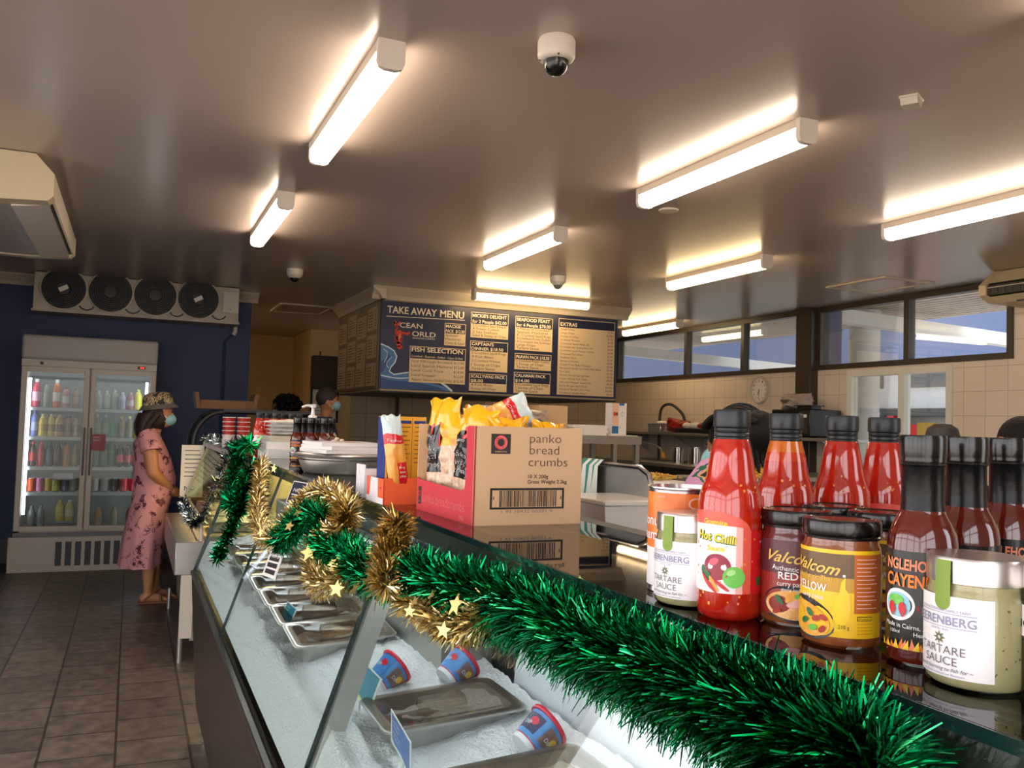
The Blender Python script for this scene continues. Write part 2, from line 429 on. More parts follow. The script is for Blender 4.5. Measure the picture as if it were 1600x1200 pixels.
# ceiling hatches
def hatch(name, x0, x1, y0, y1, w=.04):
    s = MB()
    for a in ((x0, x1, y0, y0+w), (x0, x1, y1-w, y1), (x0, x0+w, y0+w, y1-w), (x1-w, x1, y0+w, y1-w)): s.box(*a, CZ-.012, CZ, 'trim_cream')
    s.box(x0+w, x1-w, y0+w, y1-w, CZ-.004, CZ, 'ceil'); struct(s, name)
hatch('trim_3', 5.42, 5.97, 5.2, 5.85); hatch('trim_4', 1.45, 2.05, 9.9, 10.7)

# ---------------------------------------------------------------- outside, seen through the right-hand windows
g = MB().box(-40, 60, -40, 60, -.3, -.15, 'pale_concrete').build('ground'); g['kind'] = 'structure'
s = MB().box(6.44, 8.95, 2, 16, 2.86, 2.92, 'soffit')
for k in range(19): s.box(6.5+k*.13, 6.52+k*.13, 2, 16, 2.845, 2.86, 'soffit')
tag(s.build('veranda_ceiling'), 'white battened veranda ceiling outside the high windows', 'veranda ceiling', kind='structure')
tag(MB().lathe([(.17, -.15), (.17, 2.845)], 'ext_white', 28, (7.7, 7.68, 0)).build('veranda_column'), 'round white veranda column outside the sliding window', 'column')
for y, dz, wd in ((7.45, 0, 'nearer'), (12.1, -.08, 'farther')):
    b = MB(); b.T = Matrix.Translation((8.7, y, 2.66+dz)) @ Matrix.Rotation(.036, 4, 'Y'); b.box(-1.8, 2.6, -.07, .07, -.075, .075, 'ext_white')
    tag(b.build('veranda_beam'), '%s of two white beams under the veranda roof outside' % wd, 'beam')
tag(MB().box(14.4, 14.6, -2, 34, 2.85, 8.5, 'ext_blue').box(14.42, 14.58, 0, .2, -.15, 2.75, 'ext_white').box(14.42, 14.58, 32, 32.2, -.15, 2.75, 'ext_white').build('blue_screen'), 'blue roof screen beyond the white veranda beam outside', 'roof screen')
tag(MB().box(6.62, 6.9, 7.2, 7.42, -.15, 2.84, 'ext_blue').build('veranda_post'), 'square blue post beside the white veranda column', 'post')
t = thing('shop_building', 'white two storey building with red shopfront seen through the sliding window', 'building', (17.5, 15, -.15))
a = MB().box(0, 6, -16, 16, 2.25, 8, 'ext_white').build('wall', t)
MB().box(-.5, 0, -16, 16, 2.05, 2.22, 'dark_grey').build('awning', t)
MB().box(.02, 6, -16, 16, 0, 2.25, 'mid_grey').build('shopfront', t)
for k, (y, c) in enumerate(((2.6, 'white'), (.75, 'ext_red'), (-4, 'ext_red'))): MB().box(-.05, .0, y-.55, y+.55, .2, 1.85, c).build('shop_sign', t)
for k in range(14): MB().box(-.03, .02, -15+k*2.1, -13.4+k*2.1, 2.75, 3.6, 'mid_grey').build('window', t)
for y in (1.0, 3.4): MB().box(-.5, -.3, y, y+.2, 0, 2.05, 'ext_red').build('post', t)

# ---------------------------------------------------------------- ceiling lamps
def lamp(label, x, y, along, tube='tube', z=CZ, L=1.22, first=[None]):
    t = thing('fluorescent_batten', label, 'ceiling light', (x, y, z), 0 if along == 'y' else -PI/2, 'fluorescent battens on the ceiling')
    h = L/2; t.scale = (.78, 1, 1)
    MB().box(-.058, .058, -h, h, -.036, 0, 'off_white').build('housing', t)
    prof = [(-.056, -.034), (-.058, -.07), (-.05, -.09), (-.025, -.098), (.025, -.098), (.05, -.09), (.058, -.07), (.056, -.034)]
    MB().prism(prof, 1, -h+.004, h-.004, tube).build('diffuser', t)
    for s_ in (-1, 1):
        MB().prism([(-.06, 0), (-.06, -.074), (-.05, -.094), (-.025, -.101), (.025, -.101), (.05, -.094), (.06, -.074), (.06, 0)], 1, s_*h-.012, s_*h+.012, 'white_plastic').build('end_cap', t)
    return t
lamp('lit batten light nearest the white dome camera on its left side', .735, 3.42, 'y')
lamp('small far batten light above the blue wall fan unit side', .735, 5.6, 'y')
lamp('large bright batten light right of the dome camera', 2.44, 3.36, 'y')
lamp('batten light between the big right lamp and the menu board', 2.44, 5.58, 'y')
lamp('yellowish batten light in the far row towards the kitchen windows', 4.1, 5.62, 'y', 'tube_warm')
lamp('bright batten light cut by the right edge of the photo', 4.1, 3.3, 'y')
lamp('batten light crossways directly above the take away menu', 3.52, 7.74, 'x', 'tube_warm')
lamp('dim batten light at the kitchen window wall behind the menu', 5.72, 9.1, 'y', 'tube_warm')
lamp('unseen batten light added in the passage behind the blue wall', .45, 11.3, 'y', 'tube_warm')  # unseen lamp added to light the cream passage walls
for x in (.735, 2.44, 4.1): lamp('unseen batten light added above the photographer', x, 1.1, 'y')  # unseen lamps added overhead for light, extending the visible rows

# ---------------------------------------------------------------- cameras and sensors on the ceiling
p = oZ(870, 62, CZ)
t = thing('dome_camera', 'white dome security camera with black lens on ceiling front', 'camera', (p.x, p.y, CZ))
MB().lathe([(.058, 0), (.062, -.01), (.062, -.055), (.058, -.066), (.046, -.073)][::-1], 'white_plastic', 36).build('housing', t)
MB().lathe([(.002, -.121), (.014, -.119), (.026, -.112), (.036, -.1), (.041, -.085), (.042, -.07)], 'black_gloss', 32).build('lens_dome', t)
for a in (.6, 2.7, 4.4): MB().ball((.053*math.cos(a), .053*math.sin(a), -.068), .004, 'dark_grey', 8, 6).build('screw', t)
def dome2(label, px, py, lens):
    q = oZ(px, py, CZ)
    t = thing('dome_camera', label, 'camera', (q.x, q.y, CZ))
    MB().lathe([(.04, -.075), (.066, -.05), (.07, 0)], 'white_plastic', 24).build('housing', t)
    MB().ball((0, 0, -.07), .04, lens, 16, 10).build('lens_dome', t)
dome2('small dome camera with dark lens near the blue wall', 461, 421, 'black_gloss')
dome2('small pale ceiling dome in front of the menu board lamp', 872, 432, 'mid_grey')
p = oZ(1424, 152, CZ); t = thing('motion_sensor', 'small beige motion sensor alone on the right of the ceiling', 'sensor', (p.x, p.y, CZ), .5)
MB().box(-.045, .045, -.035, .035, -.012, 0, 'off_white', .004).build('base', t)
MB().prism([(-.04, -.012), (-.03, -.035), (.02, -.04), (.04, -.012)], 1, -.03, .03, 'off_white').build('sensor_head', t)
p = oZ(1045, 328, CZ)
tag(MB().lathe([(.04, -.012), (.055, -.008), (.058, 0)], 'off_white', 28, (p.x, p.y, CZ)).build('ceiling_downlight'), 'flat round ceiling fitting beside the big right batten light', 'fitting')

# ---------------------------------------------------------------- under-ceiling air conditioners
t = thing('air_conditioner', 'large beige ceiling air conditioner at the left edge', 'air conditioner', (0, 0, 0))
sec = [(-.49, CZ-.004), (-.405, 2.585), (-.405, 2.475), (-.43, 2.45), (-.66, 2.435), (-1.5, 2.435), (-1.5, CZ-.004)]
MB().prism(sec, 1, 4.86, 4.98, 'ac_beige').build('end_cover', t)
MB().prism([(-.50, CZ-.004), (-.44, 2.6), (-.44, 2.48), (-.455, 2.46), (-.66, 2.445), (-1.48, 2.445), (-1.48, CZ-.004)], 1, 4.98, 6.6, 'ac_grey').build('casing', t)
MB().prism(sec, 1, 6.6, 6.68, 'ac_beige').build('end_cover', t)
v = MB()
v.box(-.45, -.432, 5.0, 6.58, 2.49, 2.595, 'dark_grey')
for k in range(5): v.box(-.436, -.42, 5.0, 6.58, 2.497+k*.02, 2.5+k*.02, 'mid_grey')
v.build('outlet_grille', t)
MB().prism([(-.42, 2.595), (-.41, 2.6), (-.41, 2.475), (-.42, 2.47)], 1, 4.98, 6.6, 'off_white').build('louvre', t).scale = (1, 1, 1)
MB().prism([(-.445, 2.46), (-.432, 2.452), (-.60, 2.43), (-.60, 2.44)], 1, 4.98, 6.6, 'white_plastic').build('panel_strip', t)
t = thing('air_conditioner', 'beige ceiling air conditioner with black louvres cut by right edge', 'air conditioner', (0, 0, 0))
x0 = 5.77
P = [(x0+.14, CZ-.004), (x0, CZ-.125), (x0, CZ-.20), (x0+.11, CZ-.25), (6.28, CZ-.25), (6.28, CZ-.004)]
MB().prism(P, 1, 4.58, 4.64, 'ac_beige').build('end_cover', t)
MB().prism([(x0+.16, CZ-.004), (x0+.05, CZ-.11), (x0+.06, CZ-.2), (x0+.13, CZ-.24), (6.28, CZ-.24), (6.28, CZ-.004)], 1, 3.0, 4.58, 'ac_beige').build('casing', t)
v = MB().prism([(x0+.035, CZ-.11), (x0+.012, CZ-.13), (x0+.012, CZ-.2), (x0+.06, CZ-.215), (x0+.06, CZ-.11)], 1, 3.02, 4.575, 'black')
v.box(x0+.004, x0+.012, 3.02, 4.575, CZ-.150, CZ-.145, 'off_white')
for k in range(26): v.box(x0+.008, x0+.014, 3.05+k*.06, 3.055+k*.06, CZ-.197, CZ-.152, 'dark_grey')
v.build('outlet_grille', t)
MB().prism([(x0+.03, CZ-.212), (x0+.11, CZ-.252), (x0+.26, CZ-.256), (x0+.26, CZ-.238), (x0+.12, CZ-.23)], 1, 3.0, 4.575, 'ac_beige').box(x0+.09, x0+.11, 4.2, 4.4, CZ-.258, CZ-.248, 'dark_grey').build('lower_flap', t)

# ---------------------------------------------------------------- four-fan cooler on the blue wall
t = thing('evaporator_cooler', 'white four fan cooling unit high on the blue wall', 'cooling unit', (0, 0, 0))
MB().box(-.87, .92, 9.0, 9.36, 2.33, 2.675, 'aged_white', .006).box(-.88, .93, 8.985, 9.36, 2.315, 2.335, 'aged_white').build('casing', t)
for i, x in enumerate((-.625, -.235, .153, .538)):
    f = MB(); T = Matrix.Translation((x, 9.0, 2.535)) @ Matrix.Rotation(PI/2, 4, 'X'); f.T = T
    f.lathe([(.197, 0), (.2, .02), (.188, .03), (.18, .02), (.18, -.001)], 'off_white', 40, caps=False)
    f.T = None; fo = f.build('fan_shroud', t)
    f = MB(); f.T = T
    f.lathe([(.001, .006), (.182, .006)], 'black', 40, caps=False)
    for q in range(9): f.lathe([(.02+q*.0195, .03), (.0225+q*.0195, .032), (.025+q*.0195, .03)], 'black', 40, caps=False)
    for q in range(8):
        a = q*PI/4; f.tube([(.02*math.cos(a), .02*math.sin(a), .031), (.184*math.cos(a), .184*math.sin(a), .024)], .002, 'black', 5)
    f.lathe([(.05, .02), (.05, .034), (.001, .036)], 'black', 24)
    f.build('fan_guard', t)
    if i in (0, 3):
        s = MB(); s.T = T @ Matrix.Rotation(.5, 4, 'Z'); s.box(-.04, .04, -.02, .02, .036, .038, 'paper'); s.build('sticker', t)
    MB().tube([(x+.12, 8.995, 2.4), (x+.16, 8.985, 2.36), (x+.2, 8.985, 2.35), (x+.24, 8.99, 2.365), (x+.26, 8.995, 2.39)], .006, 'dark_grey', 6).build('cable', t)
MB().box(.765, .915, 8.985, 9.0, 2.42, 2.63, 'off_white', .003).box(.83, .84, 8.98, 8.986, 2.45, 2.46, 'ext_blue').build('junction_cover', t)
tag(MB().tube([(.925, 9.3, 2.33), (.925, 9.3, 2.27), (.91, 9.31, 2.24)], .022, 'off_white', 10).tube([(.91, 9.31, 2.25), (.83, 9.33, 2.17), (.83, 9.33, .6)], .012, 'blue_wall', 8).build('drain_pipe'), 'drain pipe running down the blue wall below the cooling unit', 'pipe')
# ---------------------------------------------------------------- drinks fridge
mat('fridge_white', (196, 186, 174), .4)
mat('fridge_in', (168, 174, 170), .5)
mat('fridge_led', (236, 236, 255), .4, emit=6)
mat('wire', (222, 224, 228), .35)
glass('fridge_glass', (236, 242, 240), .02, .5)
mat('cloudy', (180, 180, 160), .5, alpha=.5)
FX0, FX1, FY = -.905, .192, 8.74
t = thing('drinks_fridge', 'white two door glass drinks fridge against the blue wall', 'fridge', (0, 0, 0))
b = MB()
b.box(FX0, FX1, 9.26, 9.32, .04, 2.06, 'fridge_white').box(FX0, FX0+.05, FY+.03, 9.26, .32, 1.86, 'fridge_white').box(FX1-.05, FX1, FY+.03, 9.26, .32, 1.86, 'fridge_white')
b.box(FX0, FX1, FY+.03, 9.26, 1.8, 1.87, 'fridge_white').box(FX0, FX1, FY+.03, 9.26, .32, .37, 'fridge_white').box(-.385, -.325, FY+.03, FY+.1, .37, 1.8, 'fridge_white')
b.box(FX0+.05, FX1-.05, 9.23, 9.26, .37, 1.8, 'fridge_in')
b.build('cabinet', t)
MB().box(FX0-.005, FX1+.005, FY-.02, 9.1, 1.862, 2.08, 'ac_grey', .03, 3).build('sign_canopy', t)
f = MB().box(FX0, FX1, FY, FY+.05, 1.8, 1.865, 'fridge_white', .004).box(-.76, -.735, FY-.003, FY+.001, 1.82, 1.843, 'black').build('control_strip', t)
MB().box(.03, .095, FY-.003, FY+.001, 1.818, 1.842, 'black').box(.05, .085, FY-.005, FY-.002, 1.825, 1.836, 'red_led').build('temperature_display', f)
k = MB().box(FX0-.03, FX1, FY-.01, 9.3, .0, .31, 'fridge_white', .006)
for i in range(8): k.box(-.565+i*.078, -.515+i*.078, FY-.013, FY-.009, .055, .265, 'dark_grey')
k.build('base_grille', t)
MB().box(FX0, FX1, FY+.02, 9.2, .305, .345, 'mid_grey').build('sill', t)
for x0, x1 in ((FX0+.005, -.36), (-.35, FX1-.005)):
    d = MB(); w_ = .045
    d.box(x0, x0+w_, FY, FY+.03, .36, 1.8, 'off_white', .004).box(x1-w_, x1, FY, FY+.03, .36, 1.8, 'off_white', .004)
    d.box(x0+w_, x1-w_, FY, FY+.03, .36, .4, 'off_white').box(x0+w_, x1-w_, FY, FY+.03, 1.755, 1.8, 'off_white')
    do = d.build('door', t)
    MB().box(x0+w_, x1-w_, FY+.012, FY+.016, .4, 1.755, 'fridge_glass').build('door_pane', do)
    hx = x1-.022 if x0 < -.5 else x0+.022
    MB().tube([(hx, FY-.002, .85), (hx, FY-.02, .87), (hx, FY-.02, 1.25), (hx, FY-.002, 1.27)], .007, 'mid_grey', 8).build('handle', do)
for x, z0 in ((-.835, .5), (.115, .5)): MB().box(x-.012, x+.012, FY+.045, FY+.06, z0, 1.7, 'fridge_led').build('light_strip', t)
MB().box(FX0+.08, FX1-.08, FY+.06, FY+.075, 1.765, 1.79, 'fridge_led').build('light_strip', t)
SH = [1.445, 1.185, .919, .694, .40]
for (x0, x1) in ((FX0+.06, -.36), (-.35, FX1-.06)):
    for z in SH[:4]:
        s = MB(); s.box(x0, x1, FY+.06, FY+.068, z-.03, z-.002, 'wire')
        for q in range(12): s.box(x0+(x1-x0)*q/11.-.002, x0+(x1-x0)*q/11.+.002, FY+.068, 9.22, z-.012, z-.002, 'wire')
        for q in range(3): s.box(x0, x1, FY+.12+q*.16, FY+.126+q*.16, z-.016, z-.002, 'wire')
        s.build('shelf', t)
# the things in it: (door, shelf, [(x px-ish position 0..1, kind, body, cap, word)])
def drink_mats(c): return mat('drink_%d_%d_%d' % c, c, .25, coat=.4)
def pet(name, r, h, body, cap, lab=None):
    b = drink_mats(body); k = drink_mats(cap); l = drink_mats(lab) if lab else b
    m_ = MB()
    prof = [(.001, 0), (r*.9, 0), (r, .012), (r, h*.22), (r*1.002, h*.22), (r*1.002, h*.55), (r, h*.55), (r*.97, h*.68), (r*.62, h*.84), (r*.42, h*.88)]
    ms = [b, b, b, b, l, b, b, b, b]
    m_.lathe(prof, ms, 16)
    o = m_.build(name)
    MB().lathe([(r*.42, h*.88), (r*.44, h*.99), (r*.40, h)], k, 14).build('cap', o)
    return o
def can(name, body, top=(190, 190, 190)):
    o = MB().lathe([(.024, 0), (.033, .008), (.033, .108), (.026, .118)], drink_mats(body), 18).build(name)
    MB().lathe([(.026, .118), (.027, .122), (.022, .12), (.001, .12)], drink_mats(top), 18, caps=False).build('lid', o); return o
ORD = ['leftmost', 'second', 'third', 'fourth', 'fifth', 'sixth', 'seventh', 'last']
SHN = ['top shelf', 'second shelf', 'third shelf', 'fourth shelf', 'fridge floor']
DN = ['left', 'right']
# columns: word, body colour, cap colour, label colour, height (0 = can), radius
ROW = {
 (0, 0): [('pink juice bottle with white cap', (214, 60, 90), (240, 240, 240), (240, 190, 205), .25, .036), ('pale grey bottle', (150, 160, 140), (120, 120, 110), (170, 170, 150), .23, .03), ('orange juice bottle with white cap', (226, 130, 60), (240, 240, 240), (240, 220, 200), .25, .036), ('small pink drink bottle', (214, 150, 140), (150, 90, 80), (236, 220, 220), .19, .032), ('tan drink bottle', (190, 160, 130), (160, 130, 100), (210, 180, 150), .18, .03)],
 (0, 1): [('blue water bottle', (110, 130, 200), (70, 90, 170), (170, 180, 220), .23, .028), ('bright yellow juice bottle', (236, 200, 70), (240, 220, 130), (214, 170, 50), .2, .037), ('pale yellow juice bottle', (226, 196, 90), (236, 216, 140), (190, 150, 60), .2, .036), ('amber juice bottle', (226, 170, 90), (236, 200, 130), (150, 100, 50), .2, .036), ('tan iced coffee bottle', (190, 150, 100), (120, 100, 80), (170, 130, 90), .19, .03), ('beige milk drink bottle', (210, 180, 120), (190, 160, 100), (180, 150, 100), .19, .032)],
 (0, 2): [('black cola bottle with red label', (60, 24, 26), (190, 40, 40), (180, 30, 40), .22, .03), ('red soft drink bottle', (170, 30, 44), (200, 60, 60), (190, 30, 50), .22, .03), ('dark teal soft drink bottle', (40, 70, 90), (60, 90, 110), (50, 84, 104), .22, .033), ('dark purple soft drink bottle', (50, 40, 60), (70, 60, 80), (70, 56, 80), .22, .032), ('orange soft drink bottle', (220, 140, 70), (200, 120, 60), (214, 150, 90), .21, .033), ('cloudy yellow soft drink bottle', (170, 160, 110), (150, 140, 100), (180, 170, 110), .2, .03)],
 (0, 3): [('orange drink can', (226, 100, 50), 0, 0, 0, 0), ('pink and white drink can', (236, 150, 190), 0, 0, 0, 0), ('golden yellow drink can', (214, 180, 70), 0, 0, 0, 0), ('olive yellow drink can', (180, 170, 70), 0, 0, 0, 0), ('navy blue drink can', (70, 84, 120), 0, 0, 0, 0), ('grey drink can', (150, 150, 150), 0, 0, 0, 0)],
 (0, 4): [('grey misted bottle', (120, 124, 118), (110, 112, 108), (130, 132, 126), .2, .033), ('second grey misted bottle', (128, 130, 122), (110, 112, 108), (120, 122, 118), .2, .033), ('yellow lemonade bottle', (214, 190, 70), (210, 190, 90), (220, 200, 120), .19, .036), ('pale yellow lemonade bottle', (210, 190, 110), (226, 220, 190), (226, 214, 170), .19, .036)],
 (1, 0): [('frosty clear water bottle', (196, 200, 190), (210, 210, 206), (200, 206, 196), .17, .03), ('pale water bottle', (190, 196, 180), (210, 210, 206), (206, 206, 196), .17, .03), ('misted water bottle', (200, 200, 190), (220, 216, 206), (196, 196, 186), .18, .03), ('white sports drink bottle', (206, 206, 226), (230, 230, 240), (190, 190, 220), .16, .03), ('dusky pink drink bottle', (190, 120, 140), (226, 190, 200), (220, 190, 200), .16, .032), ('yellow labelled drink bottle', (236, 226, 70), (230, 226, 120), (240, 230, 60), .19, .036)],
 (1, 1): [('pale green bottle', (110, 140, 70), (220, 220, 200), (120, 150, 80), .21, .03), ('green glass bottle', (100, 130, 70), (220, 220, 200), (110, 140, 80), .21, .03), ('bright green bottle', (70, 200, 110), (90, 220, 130), (60, 190, 100), .16, .022), ('brown tea bottle', (140, 120, 70), (214, 180, 80), (120, 100, 60), .2, .032), ('olive tea bottle', (120, 120, 70), (226, 220, 120), (110, 110, 70), .2, .032), ('golden tea bottle', (190, 160, 80), (240, 226, 90), (150, 130, 70), .2, .032)],
 (1, 2): [('green lemon lime bottle', (40, 120, 84), (150, 190, 160), (30, 110, 80), .22, .034), ('deep green soft drink bottle', (24, 110, 74), (170, 190, 170), (20, 100, 70), .22, .034), ('sea green soft drink bottle', (44, 130, 90), (150, 180, 160), (36, 116, 84), .22, .034), ('cola bottle with red band', (44, 26, 30), (90, 40, 40), (206, 30, 60), .2, .03), ('cola bottle with dark cap', (44, 28, 34), (40, 36, 40), (190, 30, 54), .2, .03), ('cola bottle behind the woman', (40, 26, 30), (40, 36, 40), (190, 30, 54), .2, .03)],
 (1, 3): [('white drink can', (220, 220, 220), 0, 0, 0, 0), ('silver drink can', (190, 196, 196), 0, 0, 0, 0), ('dark drink can', (80, 70, 70), 0, 0, 0, 0), ('red drink can', (220, 50, 50), 0, 0, 0, 0), ('bright red drink can', (236, 60, 70), 0, 0, 0, 0)],
 (1, 4): [('misted orange bottle', (190, 150, 110), (190, 170, 140), (180, 150, 120), .19, .034), ('misted beige bottle', (180, 164, 140), (190, 180, 160), (180, 168, 150), .19, .034), ('misted brown bottle', (150, 110, 80), (180, 150, 120), (170, 130, 100), .19, .034)],
}
for (d, sh), items in ROW.items():
    x0, x1 = ((-.815, -.42), (-.31, .09))[d]
    n = len(items)
    for i, (word, body, cap, lab, h, r) in enumerate(items):
        x = x0 + (x1-x0)*(i+.35)/n if n > 4 else x0 + (x1-x0)*(i+.5)/n
        if (d, sh) == (0, 4): x = x0 + (.04, .11, .26, .34)[i]
        o = can('drink_can', body) if h == 0 else pet('drink_bottle', r, h, body, cap, lab)
        z = SH[sh] if sh < 4 else .37
        o.location = (x, FY+.13+.012*((i*7) % 3), z)
        pos = ORD[i] if i < n-1 else 'last'
        tag(o, '%s, %s on the %s behind the %s fridge door' % (word, pos, SHN[sh], DN[d]), 'can' if h == 0 else 'bottle', 'drinks in the fridge')
# a second rank behind, dimmer
for (d, sh) in ((0, 1), (0, 3), (1, 2), (1, 3)):
    x0, x1 = ((-.815, -.42), (-.31, .09))[d]; items = ROW[(d, sh)]; n = len(items)
    for i, (word, body, cap, lab, h, r) in enumerate(items):
        o = can('drink_can', body) if h == 0 else pet('drink_bottle', r, h, body, cap, lab)
        o.location = (x0 + (x1-x0)*(i+.35)/n + .012, FY+.25, SH[sh])
        tag(o, '%s, %s in rear rank of %s, %s door' % (word, ORD[i], SHN[sh], DN[d]), 'can' if h == 0 else 'bottle', 'drinks in the second rank')
# red price board clipped on the right door
b = MB().box(-.318, -.208, FY-.012, FY-.004, 1.07, 1.215, 'red_deep')
P = flat((-.318, FY-.0125, 1.07), (1, 0, 0), (0, 0, 1))
for q, (s_, z) in enumerate((('BOTTLE', .11), ('DEALS', .085), ('ANY 2', .055), ('COLD', .028))): b.text(P, .012, z, s_, .022, 'paper' if q < 2 else 'red', width=.05+.01*(q % 2))
tag(b.build('price_board'), 'dark red price board stuck on the right fridge door', 'sign')
tag(MB().box(-.62, -.46, FY+.07, FY+.22, .37, .43, drink_mats((130, 100, 150))).build('drink_carton'), 'purple carton on the fridge floor under the lemonade bottles', 'carton')
for o in list(COL.objects):
    if o.get('label', '').find('lemonade') >= 0 and 'floor' in o['label']: o.location.z = .432

# ---------------------------------------------------------------- heated food case between fridge and fish case
glass('case_glass', (236, 242, 238), .03, .35)
mat('heat_glow', (255, 216, 150), .5, emit=20)
mat('warm_cream', (236, 214, 170), .45)
HY0, HY1 = 5.4, 7.0
t = thing('hot_food_case', 'steel hot food case with sloping glass at end of the fish counter', 'food case', (0, 0, 0))
c = MB()
c.box(.36, 1.05, HY0+.02, HY1, .12, .66, 'steel_dull').box(.30, .37, HY0, HY0+.03, .14, .66, 'off_white')
c.box(.26, .42, HY0-.01, HY1, .50, .69, 'steel', .006).box(.38, 1.05, HY0+.02, HY1, .64, .70, 'steel_dull')
c.build('cabinet', t)
for y in (HY0+.02, HY1-.06):
    for x in (.31, 1.0): MB().lathe([(.014, 0), (.014, .15)], 'steel', 10, (x, y, 0)).build('leg', t)
side = [(.40, .70), (.395, .815), (.54, 1.19), (1.03, 1.19), (1.03, .70)]
for y in (HY0, HY1-.012): MB().prism(side, 1, y, y+.008, 'case_glass').build('side_glass', t)
e = MB().tube([(.40, HY0, .69), (.395, HY0, .815), (.54, HY0, 1.19), (1.03, HY0, 1.19)], .012, 'off_white', 6).tube([(.40, HY1, .69), (.395, HY1, .815), (.54, HY1, 1.19), (1.03, HY1, 1.19)], .012, 'off_white', 6)
e.tube([(.395, HY0, .815), (.395, HY1, .815)], .01, 'steel', 6); e.build('edge_trim', t)
MB().prism([(.389, .815), (.534, 1.19), (.540, 1.188), (.396, .812)], 1, HY0+.01, HY1-.01, 'case_glass').build('front_glass', t)
MB().box(.50, 1.05, HY0-.02, HY1+.02, 1.19, 1.225, 'steel', .004).build('top', t)
MB().box(.99, 1.03, HY0+.02, HY1-.02, .70, 1.19, 'warm_cream').build('back_panel', t)
MB().box(.42, .99, HY0+.03, HY1-.03, .70, .715, 'warm_cream').build('deck', t)
MB().box(.66, .80, HY0+.15, HY1-.15, 1.165, 1.19, 'heat_glow').build('heat_lamp', t)
for k in range(4):
    y = HY0+.16+k*.38
    p_ = MB().box(.47, .93, y, y+.3, .716, .78, 'steel', .01)
    o = p_.build('food_tray'); tag(o, 'steel food tray %s from the near end inside the hot case' % ('first', 'second', 'third', 'fourth')[k], 'tray', 'trays in the hot case')
q = oY(298, 735, 7.03)
n = MB().box(q.x-.07, q.x+.09, 7.03, 7.036, q.z-.2, q.z+.19, 'paper'); P = flat((q.x-.07, 7.029, q.z-.2), (1, 0, 0), (0, 0, 1))
for k in range(7): n.rect(P, .025, .13+.008*(k % 3), .345-k*.032, .352-k*.032, 'ink_grey', .001)
n.box(q.x-.02, q.x+.04, 7.036, 7.05, .2, q.z+.1, 'black')
n.text(P, .03, .05, 'NO', .05, 'ink', .001)
tag(n.build('notice'), 'white printed notice at the far end of the hot food case', 'notice')

# ---------------------------------------------------------------- curved glass cabinet behind it
t = thing('curved_display_cabinet', 'dark framed curved glass display cabinet beyond the hot food case', 'cabinet', (0, 0, 0))
MB().box(.46, 1.5, 7.25, 7.95, 0, 1.08, 'black', .01).build('base', t)
arc = [(.45, 1.08)]
for k in range(9):
    a = PI-PI/2*k/8; arc.append((.68+.23*math.cos(a), 1.2+.25*math.sin(a)))
arc.append((1.35, 1.45))
f = MB()
for y in (7.27, 7.93): f.tube([(x, y, z) for x, z in arc], .016, 'black', 6)
f.box(.66, 1.36, 7.25, 7.95, 1.45, 1.47, 'dark_grey'); f.build('frame', t)
s = MB(); vs = []; fs = []
for x, z in arc: vs += [(x, 7.28, z), (x, 7.92, z)]
for k in range(len(arc)-1): fs.append((2*k, 2*k+1, 2*k+3, 2*k+2))
s.add(vs, fs, 'case_glass', True); s.build('curved_glass', t)
MB().box(.6, 1.4, 7.3, 7.9, 1.25, 1.258, 'case_glass').build('glass_shelf', t)
MB().box(1.35, 1.38, 7.27, 7.93, 1.08, 1.45, 'dark_grey').build('back_panel', t)
# wooden tray on top
mat('timber', (122, 82, 44), .6, var=(14, .5, (90, 58, 30)))
b = MB().box(.50, .90, 7.4, 7.7, 1.471, 1.483, 'timber').box(.50, .90, 7.4, 7.412, 1.483, 1.54, 'timber').box(.50, .90, 7.69, 7.702, 1.483, 1.54, 'timber')
for x0 in (.47, .895):
    s_ = -1 if x0 < .6 else 1
    b.prism([(x0, 1.471), (x0+.03, 1.471), (x0+.03+s_*.02, 1.6), (x0+s_*.02, 1.6)], 1, 7.4, 7.702, 'timber')
tag(b.build('wooden_tray'), 'brown wooden tray with raised ends on the curved cabinet', 'tray')

# ---------------------------------------------------------------- silver tinsel on the hot case
def tinsel(mb, path, r, count, m, rnd, wid=.0035, flat_=.0, droop=.0):
    path = smoothpath(path, 8); n = len(path)
    for i in range(count):
        f = rnd.random()*(n-1.001); k = int(f); p = path[k].lerp(path[k+1], f-k); t_ = (path[k+1]-path[k]).normalized()
        a = t_.orthogonal().normalized(); b = t_.cross(a); q = rnd.random()*2*PI
        d = (a*math.cos(q)+b*math.sin(q) + t_*rnd.gauss(0, .45)).normalized()
        l = r*rnd.uniform(.55, 1.12); s_ = d.cross(t_).normalized()*(wid*rnd.uniform(.5, 1.1))
        if rnd.random() < .5: s_ = (s_+t_*wid*.8).normalized()*wid*.8
        tip = p + d*l + Vector((rnd.gauss(0, .08), rnd.gauss(0, .08), rnd.gauss(-droop, .08)))*l
        mid = p + d*l*.55 + Vector((rnd.gauss(0, .05), rnd.gauss(0, .05), rnd.gauss(0, .05)))*l
        mm = m[int(rnd.random()*len(m))]
        mb.add([p-s_*.6, p+s_*.6, mid+s_, mid-s_, tip+s_*.35, tip-s_*.35], [(0, 1, 2, 3), (3, 2, 4, 5)], mm)
    mb.tube(path, r*.05, m[0], 5)
    return mb
def star(mb, P, u, v, R, m, d=0, rot=0):
    pts = [(u+(R if k % 2 == 0 else R*.45)*math.cos(rot+PI/2+k*PI/5), v+(R if k % 2 == 0 else R*.45)*math.sin(rot+PI/2+k*PI/5)) for k in range(10)]
    return mb.fan(P, pts, m, d)
mat('tin_silver', (190, 200, 205), .22, metal=1); mat('tin_silver_dark', (96, 112, 116), .25, metal=1)
rnd = random.Random(5)
s = MB()
